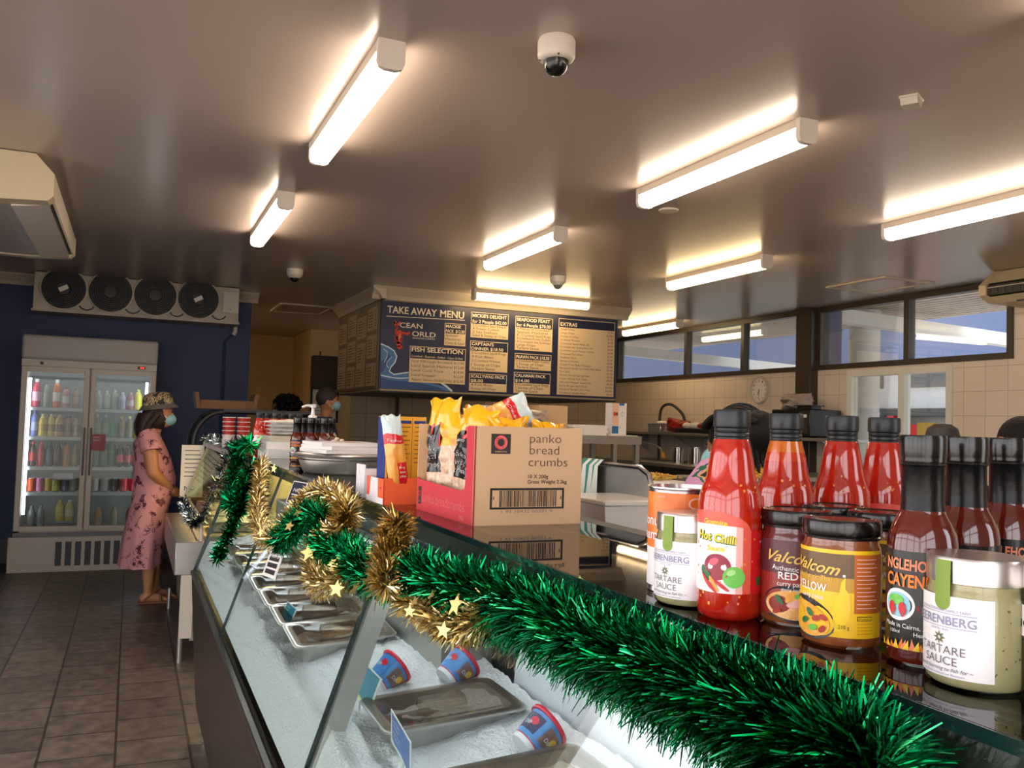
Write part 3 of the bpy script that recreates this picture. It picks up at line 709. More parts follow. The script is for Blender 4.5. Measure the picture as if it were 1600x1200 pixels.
tinsel(s, [(.60, 5.38, 1.25), (.53, 5.37, 1.21), (.47, 5.37, 1.03), (.40, 5.37, .84), (.36, 5.4, .79)], .05, 900, ['tin_silver', 'tin_silver_dark', 'tin_silver_dark'], rnd, .004)
tinsel(s, [(.55, 5.4, 1.24), (.54, 5.8, 1.245), (.53, 6.4, 1.245), (.52, 6.9, 1.24)], .05, 700, ['tin_silver', 'tin_silver_dark'], rnd, .005)
tinsel(s, [(.36, 5.5, .80), (.36, 6.0, .78), (.37, 6.8, .8)], .05, 600, ['tin_silver', 'tin_silver_dark'], rnd, .005)
tag(s.build('tinsel_garland'), 'silver tinsel trimming the edges of the hot food case', 'tinsel')
# ---------------------------------------------------------------- the woman in the pink dress
mat('skin', (196, 138, 96), .5, var=(6, .3, (176, 116, 78))); mat('skin_dark', (150, 104, 72), .5); mat('skin_pale', (206, 150, 118), .5)
mat('hair_brown', (44, 28, 22), .5, bump=(60, .6)); mat('hair_black', (16, 12, 11), .65, spec=.25, bump=(70, .6)); mat('hair_grey', (58, 50, 44), .6, bump=(80, .5))
mat('mask_blue', (150, 205, 210), .7); mat('lash', (20, 14, 12), .6)
patches('dress_print', [(0, (216, 152, 156)), (.555, (130, 60, 80)), (.58, (216, 152, 156)), (.61, (84, 30, 50)), (.67, (150, 80, 96))], 15, .8)
patches('hat_print', [(0, (50, 40, 40)), (.44, (186, 170, 130)), (.5, (60, 44, 42)), (.55, (200, 184, 146)), (.62, (90, 60, 50))], 26, .8)
mat('hat_band', (110, 100, 96), .8); mat('sandal', (140, 92, 56), .6)
WY = 7.25
def wx(px, py): return oY(px, py, WY).x
def wz(px, py): return oY(px, py, WY).z
W = thing('person', 'woman in pink flowered dress, patterned hat and blue mask at the hot case', 'person', (.15, WY, 0))
OFF = Vector((.15, WY, 0))
def wp(px, py, dy=0): return oY(px, py, WY) - OFF + Vector((0, dy, 0))
b = MB(); SK = 'skin'
hd = wp(250, 646)
b.ball(hd, (.093, .075, .115), SK, 20, 14); b.ball(hd+Vector((.035, 0, -.055)), (.058, .055, .055), SK)      # cranium, jaw
b.ball(hd+Vector((.098, 0, -.02)), (.016, .012, .02), SK, 10, 8)                                         # nose
b.ball(hd+Vector((.07, -.03, .012)), (.018, .02, .012), SK, 10, 8); b.ball(hd+Vector((.07, .03, .012)), (.018, .02, .012), SK, 10, 8)
b.ball(hd+Vector((.0, -.076, -.012)), (.016, .01, .028), SK, 10, 8)
nk = wp(240, 672); b.tube([hd+Vector((-.01, 0, -.06)), nk, nk+Vector((-.02, 0, -.07))], [.052, .055, .075], SK, 12)
b.loft([(wp(234, 690), .10, .16), (wp(236, 710), .11, .15), (wp(240, 740), .125, .15), (wp(236, 772), .10, .15), (wp(232, 800), .09, .15)], SK, 20)
for dy, sx in ((-.18, 0), (.18, .02)):
    sh = wp(232, 686, dy*.92); el = wp(238, 736, dy*1.15); wr = wp(265, 762, dy*.55); hn = wp(273, 768, dy*.35)
    b.ball(sh, .06, SK, 12, 8)
    b.tube([sh, sh.lerp(el, .5), el], [.058, .054, .045], SK, 12); b.ball(el, .045, SK, 12, 8)
    b.tube([el, el.lerp(wr, .4), wr], [.045, .043, .03], SK, 12)
    b.ball(wr.lerp(hn, .6), (.036, .026, .03), SK, 12, 8)
    for q in range(4):
        f0 = hn+Vector((.004, dy*.02, .016-q*.014)); L = (.045, .055, .05, .038)[q]
        b.tube([f0-Vector((.02, 0, 0)), f0+Vector((L*.5, -dy*.12, -.008)), f0+Vector((L*.75, -dy*.3, -.024))], [.0105, .0098, .0088], SK, 8)
    b.tube([wr.lerp(hn, .4), hn+Vector((.008, -dy*.16, .026)), hn+Vector((.03, -dy*.25, .02))], [.013, .011, .009], SK, 8)
for dy, dx in ((-.075, 0), (.075, .05)):
    hip = wp(226, 800, dy); kn = wp(232, 858, dy)+Vector((dx*.5, 0, 0)); an = wp(206, 925, dy); an.x = .02+dx; an.z = .085
    hip.x = kn.x = .02+dx*.7; kn.x += .015
    b.tube([hip, hip.lerp(kn, .5), kn], [.075, .068, .055], SK, 14)
    b.tube([kn, kn.lerp(an, .3)+Vector((-.012, 0, 0)), an], [.052, .054, .032], SK, 14)
    b.ball(an, (.034, .03, .036), SK, 12, 8); b.ball(an+Vector((-.028, 0, -.045)), (.034, .032, .036), SK, 12, 8)
    b.tube([an+Vector((-.02, 0, -.04)), an+Vector((.06, 0, -.045)), an+Vector((.125, 0, -.06))], [.036, .034, .024], SK, 12)
    for q in range(5): b.ball(an+Vector((.15-q*.007, (q-2)*.015, -.066)), (.02, .009, .01), SK, 8, 6)
fuse(b, 'body', W, .011, 3)
# dress: loft of ovals between back and front outline
rows = [(676, 222, 246, .115), (682, 214, 252, .175), (694, 208, 258, .185), (712, 207, 266, .17), (730, 208.5, 271, .165), (746, 208.5, 275, .17), (765, 207.5, 274, .185), (790, 203, 264, .2), (815, 197, 259, .215), (845, 190, 256, .23), (868, 186, 254, .24), (882, 184, 253, .245)]
secs = []
for y, x0, x1, ry in rows:
    a = wp(x0, y); c_ = wp(x1, y); secs.append((((a.x+c_.x)/2, 0, (a.z+c_.z)/2), (c_.x-a.x)/2, ry))
d = MB(); n = 40; vs = []; fs = []
for k, (c_, rx, ry) in enumerate(secs):
    fl = max(0, (k-5)/6)
    for i in range(n):
        a = 2*PI*i/n; w_ = 1+.05*fl*math.sin(a*9+.6*math.sin(k))
        vs.append((c_[0]+rx*w_*math.cos(a), ry*w_*math.sin(a), c_[2]))
for k in range(len(secs)-1):
    for i in range(n): fs.append((k*n+i, (k+1)*n+i, (k+1)*n+(i+1) % n, k*n+(i+1) % n))
d.add(vs, fs, 'dress_print', True)
d.loft([((secs[0][0][0]-.01, 0, secs[0][0][2]+.035), .06, .07), ((secs[0][0][0], 0, secs[0][0][2]), secs[0][1], secs[0][2])][::-1], 'dress_print', 24, False)
for dy in (-.165, .165):
    s0 = wp(229, 680, dy*.75); s1 = wp(234, 690, dy*1.02); s2 = wp(236, 704, dy*1.16)
    d.tube([s0, s1, s2], [.075, .078, .076], 'dress_print', 14)
d.build('dress', W)
h = MB(); h.ball(hd+Vector((-.03, 0, -.02)), (.1, .09, .12), 'hair_brown', 18, 12)
h.loft([(wp(224, 682), .055, .10), (wp(225, 670), .075, .115), (wp(229, 658), .085, .105), (wp(236, 645), .09, .092)], 'hair_brown', 18)
for k in range(9): h.tube([hd+Vector((-.02-.01*(k % 3), -.085+.02*k, .0)), wp(232-k, 662, -.09+.02*k), wp(222-k*.6, 682, -.1+.025*k), wp(218, 688, -.09+.022*k)], [.03, .03, .026, .006], 'hair_brown', 8)
h.build('hair', W)
h = MB(); T = Matrix.Translation(hd+Vector((-.012, 0, .045))) @ Matrix.Rotation(-.13, 4, 'Y'); h.T = T
h.lathe([(.135, -.012), (.128, -.004), (.112, .018), (.104, .022), (.098, .075), (.082, .105), (.05, .118), (.001, .12)], ['hat_band', 'hat_band', 'hat_band', 'hat_print', 'hat_print', 'hat_print', 'hat_print'], 36, sx=1.08, sy=.9)
h.T = None; h.build('hat', W)
h = MB(); h.ball(hd+Vector((.062, 0, -.045)), (.058, .062, .05), 'mask_blue', 16, 12)
h.tube([hd+Vector((.05, -.06, -.03)), hd+Vector((.0, -.08, -.0))], .0025, 'white', 6).tube([hd+Vector((.04, -.058, -.06)), hd+Vector((.0, -.078, -.03))], .0025, 'white', 6)
h.build('face_mask', W)
for s_ in (-1, 1): MB().ball(hd+Vector((.083, .03*s_, .014)), (.008, .013, .006), 'lash', 8, 6).build('eye', W)
for dy, dx in ((-.075, 0), (.075, .05)):
    s_ = MB(); an = Vector((.02+dx, dy, .085))
    s_.box(an.x-.07, an.x+.17, dy-.045, dy+.045, 0, .014, 'sandal', .004)
    s_.tube([an+Vector((.09, -.042, -.07)), an+Vector((.085, -.025, -.03)), an+Vector((.085, .025, -.03)), an+Vector((.09, .042, -.07))], .012, 'sandal', 6)
    s_.tube([an+Vector((-.03, -.04, -.06)), an+Vector((.03, -.037, -.01)), an+Vector((.03, .037, -.01)), an+Vector((-.03, .04, -.06))], .007, 'sandal', 6)
    s_.build('sandal', W)

# ---------------------------------------------------------------- kitchen staff
def worker(label, px, py, k, facing, hairm, skinm, shirt, Hc=.115, hairf=None, mask=True, ground=0, sink=0):
    """standing person whose head centre is at that sight line and distance; facing is a heading in the XY plane"""
    hp = deep(px, py, k); t = thing('person', label, 'person', (hp.x, hp.y, ground), facing)
    H0 = hp.z-ground; H = H0+sink; b = MB()
    b.ball((0, 0, H0), (.094, .076, Hc), skinm, 20, 14); b.ball((.035, 0, H0-.055), (.058, .055, .055), skinm); b.ball((.1, 0, H0-.02), (.018, .012, .02), skinm, 10, 8)
    for s_ in (-1, 1): b.ball((-.002, .077*s_, H0-.012), (.017, .011, .03), skinm, 10, 8); b.ball((.072, .03*s_, H0+.012), (.018, .02, .012), skinm, 10, 8)
    b.tube([(-.01, 0, H0-.05), (-.02, 0, min(H-.15, H0-.08)), (-.03, 0, H-.2)], [.052, .054, .075], skinm, 12)
    b.loft([((-.03, 0, .85), .11, .17), ((-.03, 0, 1.0), .105, .15), ((-.03, 0, H-.36), .115, .17), ((-.03, 0, H-.22), .085, .17), ((-.03, 0, H-.18), .06, .1)], skinm, 20)
    for s_ in (-1, 1):
        sh = Vector((-.03, .185*s_, H-.25)); el = Vector((-.02, .24*s_, H-.53)); wr = Vector((.2, .17*s_, H-.56)); hn = wr+Vector((.07, -.02*s_, 0))
        b.ball(sh, .06, skinm, 12, 8); b.tube([sh, sh.lerp(el, .5), el], [.056, .05, .042], skinm, 12); b.ball(el, .042, skinm, 12, 8)
        b.tube([el, el.lerp(wr, .4), wr], [.042, .04, .028], skinm, 12); b.ball(wr.lerp(hn, .6), (.04, .03, .016), skinm, 12, 8)
        for q in range(4): b.tube([hn+Vector((-.01, (q-1.5)*.018, 0)), hn+Vector((.03, (q-1.5)*.019, -.004)), hn+Vector(((.06, .068, .062, .05)[q], (q-1.5)*.019, -.018))], [.0095, .009, .008], skinm, 8)
        b.tube([wr+Vector((.02, -.02*s_, 0)), wr+Vector((.06, -.055*s_, -.004)), wr+Vector((.085, -.062*s_, -.012))], [.012, .01, .009], skinm, 8)
        hip = Vector((-.03, .085*s_, .9)); kn = Vector((-.02, .09*s_, .48)); an = Vector((-.04, .09*s_, .08))
        b.tube([hip, hip.lerp(kn, .5), kn], [.09, .078, .056], skinm, 12); b.tube([kn, kn.lerp(an, .35), an], [.054, .055, .036], skinm, 12)
        b.tube([an+Vector((-.03, 0, -.04)), an+Vector((.07, 0, -.045)), an+Vector((.15, 0, -.055))], [.038, .036, .026], skinm, 12)
    fuse(b, 'body', t, .012, 3)
    s = MB(); s.loft([((-.03, 0, .78), .155, .21), ((-.03, 0, 1.0), .14, .185), ((-.03, 0, H-.36), .145, .2), ((-.03, 0, H-.24), .11, .205), ((-.03, 0, H-.19), .085, .14), ((-.025, 0, H-.155), .07, .08)], shirt, 28)
    for s_ in (-1, 1): s.tube([(-.03, .15*s_, H-.225), (-.03, .2*s_, H-.27), (-.024, .232*s_, H-.42)], [.07, .08, .068], shirt, 14)
    s.build('shirt', t)
    l = MB()
    for s_ in (-1, 1): l.tube([(-.03, .085*s_, .92), (-.02, .09*s_, .5), (-.04, .09*s_, .06)], [.115, .085, .07], 'dark_grey', 14)
    l.build('trousers', t)
    for s_ in (-1, 1): MB().ball((.0, .09*s_, .04), (.14, .05, .05), 'black', 14, 8).build('shoe', t)
    Hs = H; H = H0
    if hairf: hairf(t, H)
    if mask:
        q = MB().ball((.064, 0, H-.046), (.056, .062, .05), 'mask_blue', 16, 12)
        for s_ in (-1, 1): q.tube([(.06, .058*s_, H-.02), (.0, .08*s_, H+.012), (-.012, .083*s_, H-.02), (.05, .058*s_, H-.075)], .0028, 'white', 6)
        q.build('face_mask', t)
    for s_ in (-1, 1): MB().ball((.085, .03*s_, H+.012), (.008, .013, .006), 'lash', 8, 6).build('eye', t)
    return t
patches('pink_print', [(0, (224, 160, 196)), (.58, (40, 110, 80)), (.63, (224, 160, 196)), (.66, (220, 190, 60)), (.69, (40, 40, 50))], 9, .8)
patches('yoke_print', [(0, (226, 160, 40)), (.5, (60, 40, 30)), (.56, (226, 160, 40))], 60, .8)
mat('blue_shirt', (36, 74, 128), .8); mat('black_shirt', (28, 28, 32), .8)
def hair_braids(t, H):
    m_ = MB(); m_.ball((-.03, 0, H+.045), (.118, .098, .105), 'hair_black', 22, 14); m_.ball((-.09, 0, H+.06), (.08, .085, .075), 'hair_black', 18, 12)
    for k in range(11):
        y = (k-5)*.018
        m_.tube(smoothpath([(.075, y*.9, H+.07), (.02, y*1.05, H+.14-abs(y)*.35), (-.06, y, H+.145-abs(y)*.4), (-.13, y*.8, H+.09)], 4), .0105, 'hair_black', 6)
    for k in range(6): m_.tube(smoothpath([(-.1, (k-2.5)*.026, H+.03), (-.125, (k-2.5)*.034, H-.06), (-.12, (k-2.5)*.042, H-.16), (-.11, (k-2.5)*.045, H-.24)], 4), .009, 'hair_black', 6)
    m_.build('hair', t)
    y = MB(); y.loft([((-.03, 0, H-.095), .118, .2), ((-.03, 0, H-.05), .092, .145), ((-.025, 0, H-.008), .074, .084)], 'yoke_print', 28, False); y.build('collar_yoke', t)
worker('person with braided black hair and pink printed shirt behind the chilli bottle', 1146, 700, 3.1, PI*.62, 'hair_black', 'skin_dark', 'pink_print', hairf=hair_braids, sink=.14)
def hair_short(t, H):
    MB().ball((-.018, 0, H+.03), (.102, .088, .105), 'hair_grey', 20, 14).build('hair', t)
worker('man in blue shirt and face mask bending near the noticeboard', 513, 626, 8.4, -.25, 'hair_grey', 'skin', 'blue_shirt', hairf=hair_short)
def hair_curly(t, H):
    m_ = MB(); r_ = random.Random(3); m_.ball((-.05, 0, H+.03), (.13, .14, .12), 'hair_black', 18, 12)
    for k in range(90):
        a = r_.random()*2*PI; e_ = r_.uniform(-.5, 1.3)
        m_.ball((-.06+.13*math.cos(a)*math.cos(e_), .14*math.sin(a)*math.cos(e_), H+.03+.12*math.sin(e_)), r_.uniform(.018, .034), 'hair_black', 7, 5)
    m_.build('hair', t)
worker('person with curly black hair and mask behind the red sauce bottles', 440, 640, 9.0, PI*1.06, 'hair_black', 'skin_dark', 'black_shirt', hairf=hair_curly)
def cap(t, H):
    m_ = MB(); m_.lathe([(.1, .02), (.104, .06), (.09, .105), (.05, .128), (.001, .132)], 'dark_grey', 24, (-.005, 0, H), sy=.86)
    m_.prism([(.07, -.07), (.19, -.05), (.2, 0), (.19, .05), (.07, .07)], 2, H+.022, H+.032, 'dark_grey'); m_.build('cap', t)
    MB().ball((-.02, 0, H), (.096, .08, .09), 'hair_black', 16, 10).build('hair', t)
worker('person in grey cap behind the black capped sauce bottles', 1472, 699, 4.9, PI*1.12, 'hair_black', 'skin_dark', 'black_shirt', hairf=cap)
def hair_plain(t, H): MB().ball((-.02, 0, H+.035), (.106, .092, .105), 'hair_black', 20, 14).build('hair', t)
worker('person with smooth black hair at the right edge behind the sauce bottles', 1592, 700, 3.8, PI*.9, 'hair_black', 'skin', 'black_shirt', hairf=hair_plain)
# ---------------------------------------------------------------- fish display case
glass('front_pane', (242, 247, 246), .0, .22)
glass('top_glass', (222, 230, 226), .02, 1.1, 1.5)
mat('glass_edge', (18, 40, 38), .12, coat=.5)
mat('case_base', (44, 38, 35), .25, var=(4, .5, (36, 31, 29)))
mat('liner', (214, 216, 222), .4)
mat('ice', (246, 247, 247), .35, var=(30, .3, (230, 234, 236)), bump=(140, .8))
ZT = GT[1]; CY0, CY1 = -.9, 4.24
t = thing('fish_display_case', 'long refrigerated glass fish display case running down the shop', 'display case', (0, 0, 0))
CASE = t
MB().prism([(.325, .1), (.318, .16), (.282, .66), (.28, .712), (.30, .722), (.34, .70), (.34, .1)], 1, CY0, CY1, 'case_base').build('base_panel', t)
MB().box(.274, .292, CY0, CY1, .705, .72, 'steel_dark', .003).build('bottom_rail', t)
MB().prism([(.34, .1), (.34, .70), (.72, .80), (1.04, .80), (1.04, .1)], 1, CY0+.02, CY1-.02, 'case_base').build('tub', t)
MB().prism([(.715, .79), (.735, 1.03), (.742, 1.03), (.724, .79)], 1, CY0+.02, 1.63, 'liner').build('back_liner', t)
MB().box(.618, .735, 1.78, 2.55, .965, 1.085, 'steel', .006).box(.62, .735, 1.775, 2.55, .86, .962, 'steel_dull').build('evaporator_box', t)
MB().box(.618, .735, 2.60, 4.1, .86, 1.05, 'steel_dull', .006).build('evaporator_box', t)
MB().box(.742, .762, CY0, CY1, .8, 1.236, 'dark_grey').build('back_panel', t)
MB().box(.735, .775, CY0, CY1, 1.225, 1.2534, 'dark_grey', .003).build('rear_rail', t)
MB().box(.762, 1.10, CY0, CY1, 1.10, 1.14, 'steel_dull', .004).box(.77, 1.08, CY0, CY1, .1, 1.10, 'off_white').build('service_bench', t)
MB().box(.50, .735, CY0, CY1, ZT-.008, ZT, 'top_glass').build('glass_top', t)
MB().box(GT[0]-.002, .50, CY0, CY1, ZT-.0085, ZT+.0003, 'top_glass').box(GT[0]-.004, GT[0]-.0015, CY0, CY1, ZT-.009, ZT, 'glass_edge').build('glass_top_edge', t)
MB().box(.475, .52, CY0, CY1, ZT-.03, ZT-.0095, 'steel_dark').box(.475, .481, CY0, CY1, ZT-.042, ZT-.03, 'steel_dark').build('top_rail', t)  # lower lip added to hide the added strip from view
MB().box(.482, .515, CY0+.05, CY1-.05, ZT-.037, ZT-.0302, 'added_case_led').build('light_strip', t)  # added unseen strip that brightens the ice and trays
J = [CY1, 2.96, 1.61, .27, CY0]
def slant(x0off, x1off, y0, y1, m, z0=0, z1=0):
    """slab parallel to the sloping front, from off x0off to x1off behind the outer face"""
    return MB().prism([(GB[0]+x0off, GB[1]+z0), (GT[0]+x0off, GT[1]-.01+z1), (GT[0]+x1off, GT[1]-.01+z1), (GB[0]+x1off, GB[1]+z0)], 1, y0, y1, m)
for a, c in zip(J[:-1], J[1:]): slant(0, .007, c+.003, a-.003, 'front_pane').build('front_pane', t)
slant(.0075, .045, 1.592, 1.612, 'steel').build('mullion', t)
slant(-.001, .008, 1.607, 1.613, 'glass_edge').build('pane_joint', t)
slant(-.001, .008, 2.9575, 2.9625, 'glass_edge').build('pane_joint', t)
slant(.0075, .045, .26, .28, 'steel').build('mullion', t)
MB().prism([(GB[0]+.01, GB[1]), (GT[0]+.01, ZT-.012), (.73, ZT-.012), (.73, .80)], 1, CY1-.008, CY1, 'front_pane').build('end_pane', t)
slant(-.002, .012, CY1-.012, CY1+.002, 'glass_edge').build('end_edge', t)
for y in (4.1, .5):
    for x in (.36, .98): MB().lathe([(.016, 0), (.016, .11)], 'steel', 10, (x, y, 0)).build('leg', t)
# crushed ice
def icez(x, y): 
    f = (x-.325)/.4
    return .838 + .078*f + .016*noise.noise(Vector((x*5, y*3.2, 2))) + .006*noise.noise(Vector((x*19, y*19, 5))) + .0035*noise.noise(Vector((x*60, y*60, 1)))
s = MB(); nx, ny = 44, 330; vs = []; fs = []
for j in range(ny+1):
    y = .3+(CY1-.03-.3)*j/ny
    zf = .852+.03*noise.noise(Vector((1, y*2.2, 0)))+.012*noise.noise(Vector((3, y*9, 0)))
    for i in range(nx+1):
        if i == 0: z = GB[1]+.02; x = GB[0]+.02
        elif i < 5:
            q = i/5; z = GB[1]+.02+(zf-GB[1]-.02)*q; x = GB[0]+.011+(z-GB[1])*(GT[0]-GB[0])/(GT[1]-GB[1])+.004*q
        else:
            q = (i-5)/(nx-5); xf = GB[0]+.02+(zf-GB[1])*.33; x = xf+(.722-xf)*q; b_ = min(1, q*7); z = zf*(1-b_)+icez(x, y)*b_+(.008*noise.noise(Vector((x*40, y*40, 3)))*b_)
            x = min(x, .714)
        vs.append((x, y, z))
for j in range(ny):
    for i in range(nx): k = j*(nx+1)+i; fs.append((k, k+1, k+nx+2, k+nx+1))
s.add(vs, fs, 'ice', True)
tag(s.build('crushed_ice', sharp=180), 'bed of white crushed ice filling the fish display case', 'ice', kind='stuff')
# covered steel trays bedded in the ice
glass('lid_film', (232, 224, 212), .08, .7)
mat('fish_pale', (196, 168, 146), .5, var=(22, .8, (150, 120, 100))); mat('fish_red', (208, 140, 120), .5, var=(18, .8, (170, 96, 80))); mat('fish_grey', (140, 118, 98), .5, var=(20, .8, (96, 84, 74)))
def tray(label, x0, x1, y0, y1, z, food, tilt=.0, lid=True):
    t = thing('steel_tray', label, 'tray', ((x0+x1)/2, (y0+y1)/2, z), 0, 'covered steel trays on the ice'); t.rotation_euler = (tilt, -.07, 0)
    hx, hy = (x1-x0)/2, (y1-y0)/2
    def rr(a, b, r, z, n=5):
        out = []
        for cx, cy, q in ((a-r, b-r, 0), (-a+r, b-r, 1), (-a+r, -b+r, 2), (a-r, -b+r, 3)):
            for k in range(n+1):
                g = PI/2*(q+k/n); out.append((cx+r*math.cos(g), cy+r*math.sin(g), z))
        return out
    L = [rr(hx, hy, .02, 0), rr(hx, hy, .02, .004), rr(hx-.02, hy-.02, .02, .004), rr(hx-.026, hy-.026, .02, -.055)]
    n = len(L[0]); vs = sum(L, []); fs = [(k*n+i, k*n+(i+1) % n, (k+1)*n+(i+1) % n, (k+1)*n+i) for k in range(3) for i in range(n)]
    o_ = rr(hx-.016, hy-.016, .02, -.002)+rr(hx-.024, hy-.024, .02, -.06)
    b = MB().add(vs, fs, 'steel', True); b.add(o_+rr(hx, hy, .02, 0), [(2*n+i, 2*n+(i+1) % n, (i+1) % n, i) for i in range(n)]+[(i, (i+1) % n, n+(i+1) % n, n+i) for i in range(n)]+[tuple(range(n, 2*n))], 'steel', True)
    b.build('pan', t)
    f = MB(); m_ = 14; vs = []; fs = []
    for j in range(m_+1):
        for i in range(m_+1):
            x = (-1+2*i/m_)*(hx-.022); y = (-1+2*j/m_)*(hy-.022)
            vs.append((x, y, -.022+.012*noise.noise(Vector((x*30+x0*9, y*30+y0*7, 0)))))
    for j in range(m_):
        for i in range(m_): k = j*(m_+1)+i; fs.append((k, k+1, k+m_+2, k+m_+1))
    f.add(vs, fs, food, True); f.build('fish_portions', t)
    if lid:
        l = MB(); a = rr(hx-.003, hy-.003, .02, .0055)+rr(hx-.03, hy-.03, .02, .006)+rr(hx-.036, hy-.036, .02, .001)
        l.add(a, [(k*n+i, k*n+(i+1) % n, (k+1)*n+(i+1) % n, (k+1)*n+i) for k in range(2) for i in range(n)]+[tuple(range(2*n, 3*n))], 'lid_film', True)
        c_ = rr(.045, .022, .008, .0015)+rr(.042, .019, .008, .016)
        l.add(c_, [(i, (i+1) % n, n+(i+1) % n, n+i) for i in range(n)]+[tuple(range(n, 2*n))], 'lid_film', True)
        l.build('clear_lid', t)
    return t
tray('nearest steel tray at the bottom of the photo with pinkish fish', .415, .67, 1.02, 1.265, .905, 'fish_red')
tray('covered steel tray between the blue cards and leaning cups', .415, .68, 1.455, 1.655, .90, 'fish_grey')
for k, (nm, f_) in enumerate((('first', 'fish_pale'), ('second', 'fish_grey'), ('third', 'fish_pale'), ('fourth', 'fish_grey'), ('fifth', 'fish_pale'), ('sixth', 'fish_grey'), ('seventh', 'fish_pale'))):
    y = 2.05+k*.235
    tray('covered steel tray behind the grey mullion, %s going away from it' % nm, .364, .607, y, y+.2, .905, f_, .06)
# dip cups leaning in the ice
def on_ice(px, py, h):
    k = 1.0
    while k < 4:
        p = deep(px, py, k)
        if p.x > .33 and p.z < icez(min(p.x, .714), p.y)+h: return p
        k += .004
    return p
mat('cup_red', (206, 34, 52), .3); mat('cup_blue', (60, 120, 190), .35, var=(30, .9, (90, 160, 220))); mat('cup_food', (112, 84, 76), .4, var=(40, .9, (160, 120, 90))); mat('cup_white', (226, 226, 230), .4); mat('cup_purple', (54, 46, 84), .4)
def cup(label, px, py, k, tilt, spin, purple=False):
    p = on_ice(px, py, .026); t = thing('dip_cup', label, 'cup', p, 0, 'dip cups in the ice'); t.rotation_euler = (0, tilt, spin)
    c = MB(); R = lambda z: .025+.010*z/.055
    c.lathe([(.001, -.03), (R(0), -.03), (R(.008), -.022), (R(.01), -.02), (R(.055), .025)], ['cup_white', 'cup_white', 'cup_red', 'cup_blue'], 28)
    for a0, w_, m_ in ((.2, 1.3, 'cup_food'), (3.3, 1.3, 'cup_food'), (1.4, .8, 'cup_purple' if purple else 'cup_white'), (-1.4, 1.2, 'cup_purple' if purple else 'cup_blue')):
        P = wrap(.03, a0, 0, lambda z: R(z+.03)); c.rect(P, -w_*.03*.5, w_*.03*.5, -.012, .018, m_, .0006, 8)
        c.disc(P, .004, .006, .008, .007, 'yellow' if m_ == 'cup_food' else 'cup_red', .001, 12)
        c.text(P, -.012, -.004, 'DIP', .01, 'cup_white', .0012)
    c.build('tub', t)
    MB().lathe([(R(.055), .024), (.0385, .024), (.0395, .027), (.0385, .031), (.034, .031), (.032, .029), (.001, .029)], 'cup_red', 28).build('lid', t)
cup('dip cup with red lid at left beside the teal price card', 604, 1054, 1.86, 1.0, .25)
cup('dip cup with red lid leaning below the gold tinsel', 712, 1046, 1.80, 1.0, .25)
cup('dip cup with red lid nearest, beside the bottom steel tray', 838, 1150, 1.58, 1.05, .15, True)
# price cards
mat('card_teal', (22, 126, 150), .4); mat('card_blue', (92, 120, 184), .4); mat('card_edge', (226, 232, 226), .4); mat('card_green', (190, 206, 120), .4)
def price_card(label, pxs, mid, face, lines):
    """upright card spiked in the ice: four picture corners at two depths give its slant"""
    k0 = (on_ice(mid[0], mid[1], .045)-CAM).dot(FW); k1 = k0-.05; k0 += .03
    a, b_, c_, d_ = deep(*pxs[0], k0), deep(*pxs[1], k1), deep(*pxs[2], k1), deep(*pxs[3], k0)
    o = (a+c_)/2; ux = ((b_-a)+(c_-d_)).normalized(); uy = ((a-d_)+(b_-c_)); uy = (uy-ux*uy.dot(ux)).normalized(); n_ = ux.cross(uy)
    W_ = ((b_-a).length+(c_-d_).length)/2; H_ = ((a-d_).length+(b_-c_).length)/2
    P = flat(o, ux, uy); s = MB()
    s.add([P(x, y, z) for z in (-.0015, 0) for x, y in ((-W_/2, -H_/2), (W_/2, -H_/2), (W_/2, H_/2), (-W_/2, H_/2))], [(3, 2, 1, 0), (4, 5, 6, 7), (0, 1, 5, 4), (1, 2, 6, 5), (2, 3, 7, 6), (3, 0, 4, 7)], 'card_edge')
    s.rect(P, -W_*.44, W_*.44, -H_*.46, H_*.46, face, .0004)
    s.poly(P, [(-W_*.44, -H_*.46), (W_*.3, -H_*.46), (0, -H_*.36), (-W_*.3, -H_*.4), (-W_*.44, -H_*.3)], 'card_green' if face == 'card_teal' else 'card_edge', .0006)
    for q, (tx, v, sz) in enumerate(lines): s.text(P, -W_*.36, v*H_, tx, sz*H_, 'card_edge', .0009, width=min(W_*.7, W_*.16*len(tx)*sz*4))
    # spike down into the ice
    s.tube([P(0, -H_*.45, -.003), P(0, -H_*.45, -.003)-Vector((0, 0, .05))], .002, 'card_edge', 6)
    return tag(s.build('price_card'), label, 'price card', 'price cards in the ice')
L1 = (('LOCAL', .28, .11), ('WILD', .12, .11), ('per kg', -.06, .08), ('fillet', -.2, .08))
price_card('teal price card partly behind the grey mullion', ((560, 1024), (598, 1062), (577, 1112), (542, 1072)), (574, 1068), 'card_teal', L1)
price_card('blue price card with white edge at the bottom of the photo', ((608, 1104), (643, 1160), (645, 1218), (618, 1165)), (630, 1160), 'card_blue', L1)
price_card('teal price card far back among the covered trays', ((450, 940), (464, 952), (450, 981), (436, 966)), (450, 962), 'card_teal', L1)
